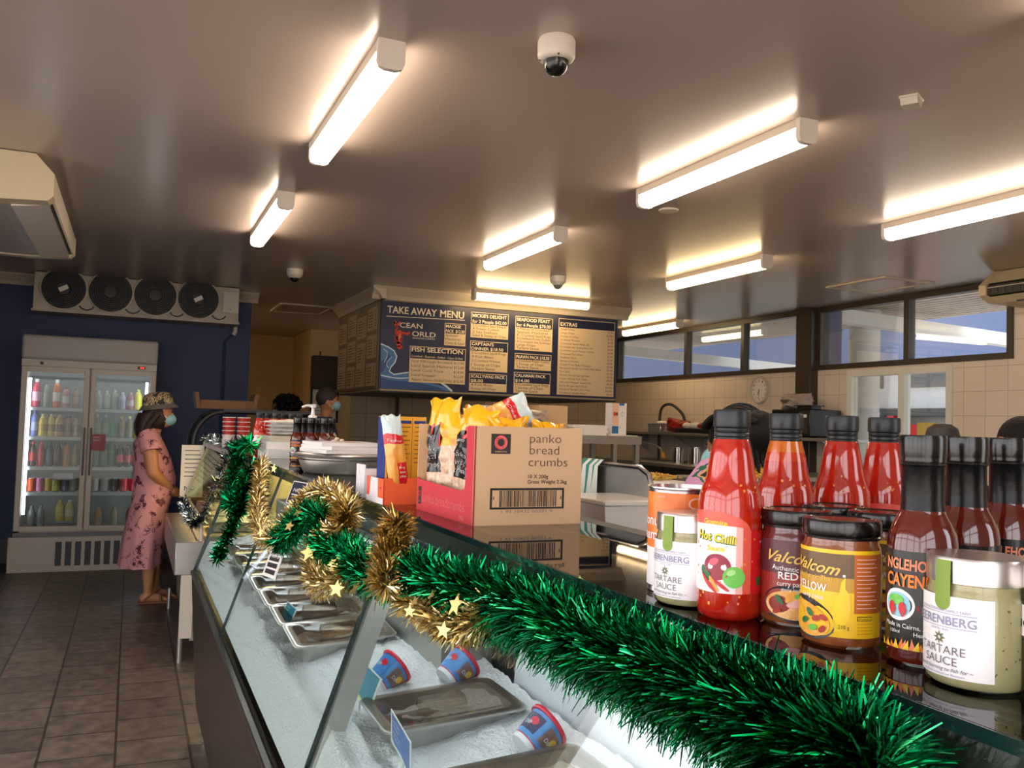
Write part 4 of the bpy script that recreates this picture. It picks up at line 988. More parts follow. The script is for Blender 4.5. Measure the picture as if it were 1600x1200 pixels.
# stickers on the front glass
def sticker(label, pxs, face, kind):
    a, b_, c_, d_ = [onglass(x, y, .002) for x, y in pxs]; o = (a+c_)/2; ux = (b_-a).normalized(); uy = (a-d_); uy = (uy-ux*uy.dot(ux)).normalized(); P = flat(o, ux, uy); W_ = (b_-a).length; H_ = (a-d_).length
    s = MB().rect(P, -W_/2, W_/2, -H_/2, H_/2, 'white', 0).rect(P, -W_*.45, W_*.45, -H_*.46, H_*.46, face, .0005)
    if kind == 'bars':
        for q in range(4): s.rect(P, -W_*.36, W_*.36, -H_*.4+q*H_*.2, -H_*.3+q*H_*.2+H_*.04, 'ink', .001)
        s.text(P, 0, H_*.1, 'NOTE', H_*.2, 'white', .0015, 'C', W_*.6)
    else:
        s.text(P, 0, H_*.05, 'NO', H_*.22, 'white', .001, 'C', W_*.5); s.rect(P, -W_*.3, W_*.3, -H_*.1, -H_*.05, 'white', .001)
    s.rect(P, W_/2, -W_/2, -H_/2, H_/2, 'white', -.0008)
    return tag(s.build('glass_sticker'), label, 'sticker')
sticker('white sticker with black print on the case glass under gold tinsel', ((424, 854), (445, 858), (432, 902), (417, 892)), 'paper', 'bars')
sticker('dark sticker with white border near the case top edge', ((459, 753), (481, 757), (468, 790), (452, 783)), 'navy', 'no')

# ---------------------------------------------------------------- tinsel along the front of the case
mat('tin_green', (8, 140, 76), .22, metal=1); mat('tin_green_dark', (0, 92, 52), .24, metal=1); mat('tin_green_light', (60, 180, 120), .18, metal=1)
mat('tin_star', (220, 190, 120), .35, metal=1); mat('tin_gold', (216, 190, 122), .26, metal=1); mat('tin_gold_light', (248, 236, 190), .26, metal=1); mat('tin_gold_dark', (190, 162, 98), .3, metal=1)
G3 = ['tin_green', 'tin_green', 'tin_green', 'tin_green_dark', 'tin_green_dark', 'tin_green_light']; O3 = ['tin_gold', 'tin_gold', 'tin_gold_light', 'tin_gold_dark']
def gp(pts, off=.03): return [onglass(x, y, off) for x, y in pts]
rnd = random.Random(11)
s = MB()
tinsel(s, gp([(392, 694), (376, 700), (369, 720), (366, 745), (360, 772), (366, 788), (380, 775), (388, 748), (394, 728)], .04), .052, 1500, G3, rnd, .0045)
tinsel(s, gp([(384, 760), (377, 790), (366, 815), (354, 845), (338, 876)], .04), .036, 900, G3, rnd, .004)
tag(s.build('tinsel_garland'), 'green tinsel strand hanging at the far end of the fish case', 'tinsel')
s = MB()
tinsel(s, gp([(436, 846), (462, 825), (488, 806), (514, 818), (506, 845), (532, 862), (560, 878), (582, 900), (620, 902), (655, 902), (700, 914), (745, 930)], .044), .044, 10000, G3, rnd, .002)
tinsel(s, gp([(745, 930), (800, 945), (855, 970), (910, 996), (965, 1022), (1020, 1044), (1075, 1068), (1130, 1092), (1185, 1116), (1240, 1142), (1300, 1172), (1370, 1208)]), .049, 20000, G3, rnd, .0014, droop=.1)
tag(s.build('tinsel_garland'), 'long thick green tinsel garland along the front glass of the fish case', 'tinsel')
s = MB()
gold = gp([(409, 722), (405, 760), (403, 800), (412, 836), (438, 838), (462, 806), (492, 772), (524, 775), (543, 800), (530, 832), (503, 842), (490, 880), (503, 912), (535, 905), (552, 890)], .045)
tinsel(s, gold, .036, 8000, O3, rnd, .0021)
tinsel(s, gp([(622, 815), (612, 850), (605, 885), (604, 915)], .082), .034, 2600, O3, rnd, .0018)
tinsel(s, gp([(640, 940), (672, 955), (705, 975), (740, 972), (775, 955)], .04), .032, 3000, O3, rnd, .0018)
go = s.build('tinsel_garland'); tag(go, 'gold tinsel with stars twisted around the green garland', 'tinsel')
nv = Vector((-(GT[1]-GB[1]), 0, GT[0]-GB[0])).normalized()
for px, py, R in ((428, 732, .02), (466, 800, .022), (452, 822, .02), (482, 864, .026), (488, 915, .02), (526, 920, .022), (556, 918, .02), (408, 832, .02), (712, 945, .022), (693, 985, .016), (648, 940, .014), (675, 930, .014), (608, 880, .02), (640, 955, .013), (520, 880, .018)):
    o = onglass(px, py, .075); a = nv.orthogonal().normalized(); a = (a+Vector((rnd.gauss(0, .6), rnd.gauss(0, .6), rnd.gauss(0, .6)))).normalized(); n_ = (nv+Vector((rnd.gauss(0, .3), -.5+rnd.gauss(0, .4), rnd.gauss(0, .3)))).normalized(); b_ = n_.cross(a).normalized(); a = b_.cross(n_)
    q = MB(); P = flat(o, a, b_); r0 = rnd.random()*6
    star(q, P, 0, 0, R*.7, 'tin_star', .0006, r0); star(q, P, 0, 0, R*.7, 'tin_star', -.0006, r0); q.build('star', go)
# ---------------------------------------------------------------- jars and bottles on the glass top
mat('chilli', (178, 26, 14), .12, coat=1, var=(60, .35, (214, 60, 26)), sss=0); mat('chilli_top', (206, 104, 20), .1, coat=1); mat('chilli_mid', (200, 60, 18), .1, coat=1)
mat('seed', (236, 150, 50), .3, coat=1); mat('hot_brown', (92, 22, 12), .1, coat=1, var=(40, .4, (70, 14, 8))); mat('shrink', (9, 9, 10), .3, spec=.3, bump=(60, .1))
mat('cap_black', (28, 31, 36), .38); mat('paste_brown', (150, 82, 40), .25, coat=1, var=(70, .7, (110, 54, 24))); mat('paste_dark', (92, 30, 28), .2, coat=1)
mat('lbl_red', (150, 44, 38), .35); mat('lbl_maroon', (88, 40, 46), .35); mat('lbl_brown', (104, 76, 44), .35); mat('lbl_gold', (196, 146, 36), .35); mat('lbl_yellow', (246, 196, 30), .35); mat('lbl_orange', (196, 104, 40), .35)
mat('lbl_white', (244, 240, 242), .4); mat('lbl_pink', (248, 190, 180), .4); mat('lbl_rose', (236, 96, 80), .4); mat('lbl_scarlet', (216, 28, 34), .35); mat('lbl_yel', (240, 210, 40), .35); mat('lbl_dark', (20, 20, 22), .25)
mat('gold_ink', (232, 190, 90), .3); mat('onion', (150, 36, 60), .3); mat('onion_light', (206, 90, 110), .3); mat('apple', (110, 200, 80), .3); mat('apple_light', (170, 226, 140), .3); mat('chilli_ink', (206, 30, 40), .35); mat('carrot', (240, 160, 60), .35); mat('leaf', (40, 110, 60), .4)
mat('bowl_ink', (38, 36, 44), .35); mat('curry_ink', (240, 170, 100), .4, var=(160, .9, (250, 206, 130))); mat('curry_yel', (236, 160, 40), .4, var=(160, .8, (246, 190, 70))); mat('tomato_ink', (176, 50, 34), .4)
mat('flame_y', (244, 206, 40), .35); mat('flame_o', (246, 130, 40), .35); mat('salmon_ink', (246, 140, 100), .4); mat('badge_blue', (150, 206, 226), .35)
mat('tartare', (222, 208, 160), .35, coat=.4, var=(50, .6, (206, 192, 144))); mat('herb', (96, 104, 56), .5); mat('lid_silver', (206, 200, 196), .3, metal=1); mat('strip_green', (122, 150, 42), .4); mat('grey_ink', (96, 96, 104), .5); mat('violet_ink', (140, 140, 176), .5)
mat('can_orange', (240, 108, 40), .3, var=(30, .7, (250, 150, 60))); mat('can_metal', (206, 202, 204), .22, metal=1)
glass('jar_glass', (244, 246, 240), .0, 1.0)
def spot(px, py, k): p = deep(px, py, k); return (p.x, p.y, ZT)
def put(name, label, cat, px, py, k, turn=0, group=None):
    x, y, z = spot(px, py, k); return thing(name, label, cat, (x, y, z), faceto(x, y)+turn, group)
def dots(mb, rf, n, z0, z1, m, r_, rnd):
    for _ in range(n):
        z = rnd.uniform(z0, z1); P = wrap(rf(z), rnd.uniform(-1.5, 1.5), z); q = rnd.uniform(.4, 1)*r_
        mb.disc(P, 0, 0, q, q*rnd.uniform(.5, 1), m, .0003, 8, rnd.random()*3)
rnd = random.Random(4)
CHP = [(.001, .004), (.024, 0), (.0275, .003), (.0285, .008), (.0285, .100), (.0275, .109), (.0248, .117), (.0222, .124), (.0192, .142), (.0162, .158), (.0150, .160)]
def chr_(z):
    for a, b in zip(CHP[:-1], CHP[1:]):
        if a[1] <= z <= b[1] and b[1] > a[1]: return a[0]+(b[0]-a[0])*(z-a[1])/(b[1]-a[1])
    return .0285
def chilli(label, px, k, kind='red', turn=0):
    t = put('chilli_sauce_bottle', label, 'bottle', px, 800, k, turn, 'chilli sauce bottles on the glass top')
    m_ = ['chilli']*10
    if kind == 'split': m_ = ['chilli']*8+['chilli_mid', 'chilli_top']
    prof = CHP if kind == 'red' else CHP[:8]+[(.0200, .138), (.0181, .147), CHP[-1]]
    if kind == 'split': m_ = ['chilli']*8+['chilli_mid', 'chilli_top']
    else: m_ = ['chilli']*(len(prof)-1)
    b = MB().lathe(prof, m_, 48); dots(b, lambda z: chr_(z)+.0001, 46, .012, .125, 'seed', .0016, rnd); b.build('bottle', t)
    c = MB(); pr = [(.0148, .157), (.0156, .158), (.0156, .1605), (.0149, .1612), (.0156, .1618), (.0156, .1642), (.0149, .165), (.0155, .1658), (.0156, .1685), (.0150, .1692), (.0163, .170), (.0166, .171), (.0166, .1835), (.0158, .1855), (.001, .1858)]
    c.lathe(pr, 'cap_black', 40)
    for q in range(48):
        a = 2*PI*q/48; c.box(.0163, .01695, -.0004, .0004, .1712, .183, 'cap_black') if False else None
    c.build('cap', t)
    l = MB(); P = wrap(.0285, -.75, 0); e = .00035
    # wrap label: white middle fading to red at the ends, arched head
    def top(u):
        q = abs(u)/.040
        return .079+(.0165*math.sqrt(max(0, 1-q*q)) if q < 1 else 0)
    bands = [(-.085, -.047, 'lbl_scarlet'), (-.047, -.04, 'lbl_rose'), (-.04, -.034, 'lbl_pink'), (-.034, .027, 'lbl_white'), (.027, .033, 'lbl_pink'), (.033, .041, 'lbl_rose'), (.041, .1, 'lbl_scarlet')]
    for u0, u1, mm in bands:
        n = max(2, int((u1-u0)/.003)); vs = []; fs = []
        for i in range(n+1):
            u = u0+(u1-u0)*i/n; vs += [P(u, .024, e), P(u, top(u), e)]
        for i in range(n): fs.append((2*i, 2*i+2, 2*i+3, 2*i+1))
        l.add(vs, fs, mm, True)
    vs = []; fs = []; N = 26
    for i in range(N+1):
        u = -.0395+.079*i/N; h_ = .016*math.sqrt(max(0, 1-(u/.0395)**2)); vs += [P(u, top(u)-h_*.75, e*2), P(u, top(u), e*2)]
    for i in range(N): fs.append((2*i, 2*i+2, 2*i+3, 2*i+1))
    l.add(vs, fs, 'lbl_rose')
    l.text(P, .008, .0835, 'Gosmite', .0062, 'lbl_yel', .0009, 'C', .0225, rot=-.06, offset=.02)
    l.text(P, .0085, .0685, 'Hot Chilli', .0098, 'leaf', .0009, 'C', .0365, rot=-.1, offset=.07)
    l.text(P, .0085, .069, 'Hot Chilli', .0098, 'lbl_yel', .0012, 'C', .0365, rot=-.1, offset=.03)
    l.text(P, .009, .0605, 'Sauce', .0066, 'lbl_yel', .0009, 'C', .0165, offset=.03)
    l.disc(P, .0105, .0465, .0125, .0115, 'onion', .0009, 24).disc(P, .008, .051, .005, .003, 'onion_light', .0012, 14, .5).disc(P, -.001, .040, .004, .0075, 'leaf', .0007, 14, .5)
    l.disc(P, .0255, .0385, .0095, .0093, 'apple', .0011, 24).disc(P, .023, .0425, .004, .0025, 'apple_light', .0013, 14, .4)
    for (u, v, rr, ro, mm) in ((-.006, .0335, .0085, -.9, 'chilli_ink'), (.001, .032, .0085, -1.0, 'carrot'), (.0075, .031, .0085, -.6, 'chilli_ink'), (-.001, .029, .0075, -.8, 'chilli_ink')):
        l.disc(P, u+.007, v, rr, .0016, mm, .0013, 14, ro)
    l.disc(P, .002, .0395, .003, .0025, 'leaf', .0014, 10)
    l.text(P, .052, .068, 'INGREDIENTS', .003, 'lbl_white', .0009); l.disc(P, .05, .035, .003, .0045, 'leaf', .0009, 12)
    l.build('label', t); return t
chilli('front chilli sauce bottle with fruit label beside the tartare jar', 1141, .80)
chilli('second chilli sauce bottle with orange layer under its black cap', 1226, .88, 'split', .9)
chilli('third chilli sauce bottle, all red, behind the yellow curry paste jar', 1314, .912, 'red', 1.0)
chilli('rearmost chilli sauce bottle next to the black sauce bottles', 1380, .945, 'red', .8)

def curry(label, px, k, kind, turn=0):
    t = put('curry_paste_jar', label, 'jar', px, 900, k, turn, 'curry paste jars on the glass top'); R = .0308
    MB().lathe([(.001, .003), (.026, 0), (.0298, .003), (R, .008), (R, .072), (.0296, .0775), (.0282, .0805), (.0282, .086)], ['paste_brown']*4+(['paste_dark']*3 if kind == 'red' else ['paste_brown']*3), 44).build('jar', t)
    MB().lathe([(.0292, .0835), (.0306, .0842), (.0308, .0855), (.0300, .0865), (.0306, .0875), (.0306, .0965), (.0296, .0985), (.026, .0990), (.0255, .0982), (.001, .0982)], 'black_gloss', 44).build('lid', t)
    l = MB(); P = wrap(R, -.30 if kind == 'yellow' else 0, 0); e = .0004; z0, z1 = .0095, .0735
    if kind == 'red':
        l.rect(P, -.05, .05, z0, .045, 'lbl_red', e, 30).rect(P, -.05, .05, .045, z1, 'lbl_maroon', e, 30); cc = 'curry_ink'
        tz = (.0535, .0475, .0405, .0348, .0308); uc = -.003
        l.text(P, uc, tz[0]+.001, 'Valcom', .0135, 'gold_ink', e*3, 'C', .042, rot=-.06, shear=.45, offset=.01)
        l.text(P, uc, tz[1], 'Authentic Thai', .0062, 'lbl_white', e*3, 'C', .034, rot=-.05)
        l.text(P, uc-.003, tz[2], 'RED', .0088, 'lbl_white', e*3, 'C', .0165, offset=.015)
        l.text(P, uc, tz[3], 'curry paste', .0062, 'lbl_white', e*3, 'C', .0245)
        l.text(P, uc-.001, tz[4], 'gaeng ped', .0035, 'lbl_white', e*3, 'C', .015)
        l.disc(P, 0, .0198, .0285, .0155, 'bowl_ink', e*2, 30, -.06, 0, 2*PI).disc(P, 0, .019, .026, .0125, cc, e*3.2, 28)
        for u, v, r_, mm, ro in ((-.013, .023, .005, 'leaf', -.8), (.004, .0275, .005, 'apple', .3), (.011, .022, .006, 'chilli_ink', -.5), (.012, .011, .005, 'leaf', .2), (-.015, .013, .004, 'tomato_ink', .4), (.0, .020, .007, 'lbl_pink', .2), (-.004, .026, .006, 'curry_yel', 1.0)):
            l.disc(P, u, v, r_, r_*.45, mm, e*4.2, 12, ro)
        l.disc(P, 0, .0095, .026, .0028, 'dark_grey', e*2.6, 20, 0, PI, 2*PI)
    else:
        l.rect(P, -.05, .019, .055, z1, 'lbl_brown', e, 24).rect(P, -.05, .019, .044, .055, 'lbl_gold', e, 24).rect(P, -.05, .019, z0, .044, 'lbl_yellow', e, 24)
        l.rect(P, .019, .045, z0, .0285, 'lbl_yellow', e, 10).rect(P, .019, .045, .0285, z1, 'lbl_orange', e, 10).rect(P, -.05, .045, z1, .0765, 'lbl_yellow', e, 34)
        # flame shape
        l.fan(P, [(.003, .03), (.006, .043), (.0075, .040), (.0095, .052), (.0125, .056), (.0125, .047), (.0155, .043), (.0165, .03), (.011, .014), (.005, .014)], 'flame_y', e*2)
        l.text(P, -.011, .0585, 'Valcom', .0125, 'gold_ink', e*3, 'C', .039, rot=-.08, shear=.45, offset=.015); l.disc(P, .0115, .057, .0011, .0011, 'lbl_white', e*3, 10)
        l.text(P, -.0125, .0525, 'Authentic Thai', .0055, 'gold_ink', e*3, 'C', .030, rot=-.05)
        l.text(P, -.0155, .0435, 'YELLOW', .0092, 'lbl_white', e*3, 'C', .0285, rot=-.04, offset=.012)
        l.text(P, -.014, .0375, 'curry paste', .0055, 'lbl_white', e*3, 'C', .021, rot=-.04)
        l.disc(P, -.0185, .022, .0245, .0155, 'bowl_ink', e*2, 30, -.25).disc(P, -.0195, .021, .0215, .0125, 'curry_yel', e*3.2, 28, -.25)
        for u, v, r_, mm, ro in ((-.015, .026, .004, 'leaf', -.8), (-.009, .022, .004, 'tomato_ink', .3), (-.003, .0235, .0035, 'tomato_ink', -.5), (-.012, .0145, .004, 'apple', .2), (-.004, .0145, .0035, 'tomato_ink', .9), (-.02, .019, .004, 'leaf', .4)):
            l.disc(P, u, v, r_, r_*.6, mm, e*4.2, 12, ro)
        l.text(P, .0075, .0165, '210 g', .0042, 'ink_brown', e*3, 'L', .008)
        for q in range(13):
            l.rect(P, .0208, .0208+(.018, .016, .0185, .012)[q % 4], .0695-q*.0031, .0702-q*.0031, 'lbl_pink', e*2, 4)
        l.rect(P, .0215, .034, .023, .0265, 'ink_brown', e*2, 4).rect(P, .022, .0335, .0235, .026, 'lbl_yellow', e*3, 4); l.text(P, .0228, .0239, 'Product of', .0024, 'ink_brown', e*4, 'L', .010)
        for q in range(4): l.rect(P, .0215, .034, .0205-q*.0025, .021-q*.0025, 'lbl_gold', e*2, 4)
    l.build('label', t); return t
curry('red Thai curry paste jar right of the front chilli bottle', 1243, .782, 'red')
curry('yellow Thai curry paste jar in front, with curry bowl picture', 1314, .71, 'yellow')
curry('curry paste jar hidden behind the yellow one, only lid showing', 1303, .838, 'red', .5)
curry('curry paste jar squeezed between yellow jar and black bottles', 1380, .782, 'yellow', .6)

def cayenne(label, px, k, turn=0):
    t = put('cayenne_sauce_bottle', label, 'bottle', px, 880, k, turn, 'black capped cayenne sauce bottles'); R = .0245
    prof = [(.001, .004), (.020, 0), (.0238, .003), (R, .007), (R, .086), (.0232, .095), (.0195, .1035), (.0165, .109), (.0152, .113), (.0145, .125), (.0145, .148)]
    MB().lathe(prof, ['hot_brown']*8+['shrink', 'shrink'], 44).build('bottle', t)
    MB().lathe([(.0153, .112), (.0156, .1115), (.0150, .118), (.0148, .144), (.0160, .1455), (.0155, .147), (.0162, .1485), (.0158, .150), (.0164, .1515), (.0166, .1655), (.0160, .1675), (.001, .1676)], ['shrink']*5+['black_gloss']*6, 40).build('cap', t)
    l = MB(); P = wrap(R, -.28, 0); e = .0004
    l.rect(P, -.055, .06, .019, .083, 'lbl_dark', e, 40)
    l.text(P, 0, .0695, 'NGLEHORN', .0108, 'salmon_ink', e*3, 'C', .040, offset=.03, rot=-.03)
    l.text(P, 0, .0575, 'CAYENNE', .0125, 'flame_o', e*3, 'C', .040, offset=.03, rot=-.03)
    l.disc(P, -.010, .044, .0125, .0115, 'lbl_white', e*2, 26).disc(P, -.010, .044, .0098, .009, 'badge_blue', e*3, 24).disc(P, -.011, .0475, .006, .004, 'apple', e*4, 14)
    for u in (-.014, -.006): l.disc(P, u, .042, .0026, .0042, 'chilli_ink', e*5, 12).disc(P, u-.001, .0385, .0006, .0035, 'chilli_ink', e*5, 8, .4).disc(P, u+.002, .0385, .0006, .0035, 'chilli_ink', e*5, 8, -.4)
    l.fan(P, [(.003, .044), (.012, .0475), (.022, .046), (.03, .047), (.03, .040), (.02, .0415), (.012, .039), (.004, .041)], 'lbl_red', e*2)
    l.text(P, .001, .0275, 'Made in Cairns, Australia', .0046, 'lbl_white', e*3, 'C', .044, rot=-.03)
    l.text(P, -.012, .0235, '150ml', .0034, 'lbl_white', e*3, 'C', .008); l.text(P, .010, .0225, 'Heat 6/10', .0044, 'lbl_white', e*3, 'C', .0165)
    rr = random.Random(2)
    for q in range(44):
        u = -.05+.1*q/43; h_ = rr.uniform(.003, .0085); l.fan(P, [(u-.0022, .0125), (u+.0022, .0125), (u+.0008+rr.uniform(-.002, .002), .0125+h_)], ('flame_o', 'salmon_ink', 'flame_y')[q % 3], e*(2+q % 3))
    l.rect(P, -.055, .06, .0125, .0195, 'lbl_dark', e*.9, 30)
    for q in range(3): l.text(P, .028, .072-q*.004, ('Sweet & smoky', 'very hot sauce', 'shake well')[q], .0028, 'lbl_white', e*3, 'L', .016)
    l.build('label', t); return t
cayenne('front cayenne sauce bottle with orange lettering and round badge', 1441, .655)
cayenne('middle cayenne sauce bottle behind the nearest tartare jar', 1509, .705, .5)
cayenne('cayenne sauce bottle cut by the right edge of the photo', 1575, .755, .4)

def tartare(label, px, k, turn=0):
    t = put('tartare_sauce_jar', label, 'jar', px, 950, k, turn, 'tartare sauce jars on the glass top'); R = .0325
    b = MB().lathe([(.001, .0035), (.028, .002), (.0312, .005), (R-.0006, .010), (R-.0006, .058), (.0300, .0645), (.0292, .066), (.0292, .071)], 'tartare', 48)
    rq = random.Random(int(px)); dots(b, lambda z: R-.0002, 34, .01, .057, 'herb', .0011, rq); b.build('contents', t)
    MB().lathe([(.001, 0), (.028, 0), (.0318, .003), (R, .009), (R, .059), (.0308, .0655), (.0300, .0675), (.0300, .071)], 'jar_glass', 48, caps=False).build('jar', t)
    MB().lathe([(.0306, .0695), (.0314, .070), (.0314, .0845), (.0304, .0868), (.001, .087)], 'lid_silver', 48).build('lid', t)
    l = MB(); P = wrap(R, -.72, 0); e = .0004
    l.rect(P, -.033, .034, .0085, .0615, 'lbl_white', e, 34)
    l.text(P, 0, .0510, 'SOUTH AUSTRALIAN FAMILY FARM', .0026, 'violet_ink', e*3, 'C', .040); l.rect(P, -.024, .024, .0498, .0502, 'violet_ink', e*2, 16)
    l.text(P, 0, .0425, 'BEERENBERG', .0082, 'violet_ink', e*3, 'C', .047, offset=.006); l.rect(P, -.024, .024, .0408, .0412, 'violet_ink', e*2, 16)
    l.text(P, 0, .0385, 'SINCE 1839', .0022, 'violet_ink', e*3, 'C', .013)
    for q in range(8):
        a = q*PI/4; l.stroke(P, [(.0018*math.cos(a), .0335+.0018*math.sin(a)), (.0045*math.cos(a), .0335+.0045*math.sin(a))], [.0014, .0002], 'herb', e*3)
    l.ring(P, 0, .0335, .0012, .0022, 'herb', e*3, 14)
    l.text(P, 0, .0235, 'TARTARE', .0078, 'grey_ink', e*3, 'C', .0345, offset=-.006); l.text(P, 0, .0165, 'SAUCE', .0078, 'grey_ink', e*3, 'C', .0245, offset=-.006)
    l.text(P, 0, .0125, '~ worth learning to fish for ~', .0036, 'grey_ink', e*3, 'C', .044, shear=.25); l.text(P, 0, .0098, 'no artificial colours or flavours', .002, 'violet_ink', e*3, 'C', .034)
    l.build('label', t)
    g = MB(); Q = wrap(.0318, -.66, 0, lambda z: .0320 if z > .0685 else .0329); g.rect(Q, -.0055, .0055, .0575, .085, 'strip_green', .0006, 5); g.disc(Q, 0, .0575, .0055, .0055, 'strip_green', .0006, 18, 0, PI, 2*PI)
    g.box(-.026, -.012, -.0249, -.010, .0871, .0874, 'strip_green') if False else None
    g.build('tamper_strip', t); return t
tartare('tartare sauce jar with green strip at front right, label facing camera', 1526, .60)
tartare('tartare sauce jar between the orange can and the chilli bottle', 1075, .845)
# garlic jar at the frame's right edge
t = put('garlic_jar', 'clear jar of pale garlic cloves cut by the right photo edge', 'jar', 1674, 960, .572)
MB().lathe([(.001, 0), (.028, 0), (.0318, .003), (.0325, .009), (.0325, .062), (.0300, .0695), (.0300, .073)], 'jar_glass', 40, caps=False).build('jar', t)
MB().lathe([(.0306, .070), (.0314, .0705), (.0314, .085), (.0304, .0872), (.001, .0875)], 'lid_silver', 40).build('lid', t)
mat('garlic', (230, 208, 190), .4, var=(40, .5, (214, 170, 150))); g = MB(); rq = random.Random(9)
for q in range(46):
    a = rq.random()*2*PI; rr = .0225*math.sqrt(rq.random()) if q > 22 else .0215
    g.ball((rr*math.cos(a), rr*math.sin(a), .009+.046*rq.random()), (.0085, .0075, .0095), 'garlic', 10, 7)
g.build('garlic_cloves', t); P = wrap(.0325, -1.2, 0); MB().rect(P, -.02, .02, .04, .06, 'lbl_white', .0005, 10).text(P, 0, .046, 'GARLIC', .007, 'ink', .001, 'C', .03).build('label', t)
# orange can of coconut
t = put('coconut_can', 'orange tin can of coconut behind the small tartare jar', 'can', 1068, 850, .918); R = .0375
MB().lathe([(.001, .003), (.034, .003), (.036, 0), (.0375, .001), (.0372, .004), (R-.0008, .007), (R-.0008, .102), (.0372, .1045), (.0385, .1055), (.0385, .107), (.0365, .107), (.0360, .1035), (.001, .1035)], 'can_metal', 48).build('can', t)
l = MB(); P = wrap(R-.0006, -.55, 0); e = .0004
l.rect(P, -.11, .115, .045, .1015, 'can_orange', e, 60).rect(P, -.11, .115, .0065, .045, 'lbl_white', e, 60)
for q in range(9):
    a = q*.7; l.stroke(P, [(-.004+.004*q+.0*q, .05), (.0+.004*q, .062), (.006+.004*q, .07+.002*(q % 3)), (.004+.004*q, .082)], [.0006, .0022, .0016, .0004], 'lbl_gold', e*2)
l.text(P, .0, .068, 'coconut', .0150, 'lbl_white', e*3, 'R', .052, offset=.01); l.text(P, -.008, .0535, 'cream', .0150, 'lbl_white', e*3, 'R', .038, offset=.01)
l.text(P, .024, .086, 'C', .017, 'lbl_pink', e*3, 'L', .013); l.text(P, -.008, .0965, 'HOME', .0032, 'lbl_pink', e*3, 'L', .009)
l.text(P, .001, .0375, 'COCONUT', .0044, 'ink', e*3, 'C', .0150); l.text(P, -.006, .0265, 'MADE IN', .0026, 'grey_ink', e*3, 'C', .008)
for q in range(16): l.rect(P, -.0095+q*.00095, -.0095+q*.00095+(.0004, .0006, .0003)[q % 3], .0105, .020, 'ink', e*2)
l.build('label', t)

# ---------------------------------------------------------------- crumpled bags
def pillow(w, h, th, matf, seed=0, nu=18, nv=30, crump=.35, pinch=.5, bend=0, sway=0):
    """soft bag standing in the local XZ plane, sealed at head and foot; matf(u, v, front) names the print"""
    vs = []; fs = []; ms = []
    def q(u, v, side):
        t_ = th*(1-abs(2*u-1)**3)*(1-abs(2*v-1)**4)**.8
        n1 = noise.noise(Vector((u*4+seed, v*6, side*3))); n2 = noise.noise(Vector((u*11+seed, v*15, side*5+2)))
        edge = math.sin(PI*u)*math.sin(PI*v)
        ww = w*(1-pinch*max(0, v-.62)/.38*math.sin(min(1, max(0, v-.62)/.28)*PI/2)+ (pinch*.7*max(0, (v-.88)/.12)))
        x = (u-.5)*ww + sway*math.sin(v*3)*w + .02*w*noise.noise(Vector((v*9, seed, 1)))
        y = side*(t_*.5) + crump*th*(n1*.5+n2*.35)*(.35+edge) + bend*(v**2)*h*.3
        z = v*h + .06*h*noise.noise(Vector((u*3+seed, v*2, 7)))*v
        return (x, y, z)
    for si, side in enumerate((-1, 1)):
        o = len(vs)
        for j in range(nv+1):
            for i in range(nu+1): vs.append(q(i/nu, j/nv, side))
        for j in range(nv):
            for i in range(nu):
                k = o+j*(nu+1)+i; f = (k, k+1, k+nu+2, k+nu+1); fs.append(f if side < 0 else f[::-1]); ms.append(matf((i+.5)/nu, (j+.5)/nv, side < 0))
    N = (nu+1)*(nv+1)
    for j in range(nv):
        for i in (0, nu):
            k = j*(nu+1)+i; fs.append((k, k+nu+1, N+k+nu+1, N+k) if i == 0 else (k, N+k, N+k+nu+1, k+nu+1)); ms.append(matf(i/nu, (j+.5)/nv, True))
    for i in range(nu):
        fs.append((i, N+i, N+i+1, i+1)); ms.append(matf((i+.5)/nu, 0, True)); k = nv*(nu+1)+i; fs.append((k, k+1, N+k+1, N+k)); ms.append(matf((i+.5)/nu, 1, True))
    return MB().add(vs, fs, ms, True), q
mat('bag_yellow', (250, 184, 10), .22, coat=.5); mat('bag_amber', (222, 150, 20), .22, coat=.5); mat('crumb', (226, 202, 172), .3, coat=.5, var=(70, .9, (196, 160, 130)), bump=(90, .6)); mat('crumb_pink', (226, 170, 140), .3, coat=.5, var=(60, .9, (240, 214, 190)))
mat('bag_black', (24, 21, 22), .25, coat=.3); mat('bag_red', (214, 30, 44), .25, coat=.3); mat('bag_ice', (206, 226, 230), .25, coat=.5); mat('batter', (232, 150, 50), .3, coat=.4, var=(26, .9, (250, 200, 110)))
mat('kraft', (216, 178, 138), .75, var=(3, .4, (206, 166, 126)), bump=(120, .08)); mat('kraft_dark', (176, 134, 96), .8); mat('box_red', (208, 48, 62), .5); mat('box_pink', (236, 132, 134), .5); mat('box_black', (30, 26, 26), .5)
# ---- carton of bread crumbs
A = Vector((.513, 1.338)); Cc = Vector((.713, 1.345)); BX = thing('bread_crumb_carton', 'open cardboard carton of panko bread crumbs with barcode on front', 'carton', (A.x, A.y, ZT), math.atan2(.007, .2))
bw, bd, bh = .2, .275, .162; tk = .003
c = MB()
c.box(0, bw, 0, tk, 0, bh, 'kraft').box(bw-tk, bw, tk, bd, 0, bh, 'kraft').box(0, bw, bd-tk, bd, 0, bh, 'kraft').box(tk, bw-tk, tk, bd-tk, 0, tk, 'kraft_dark')
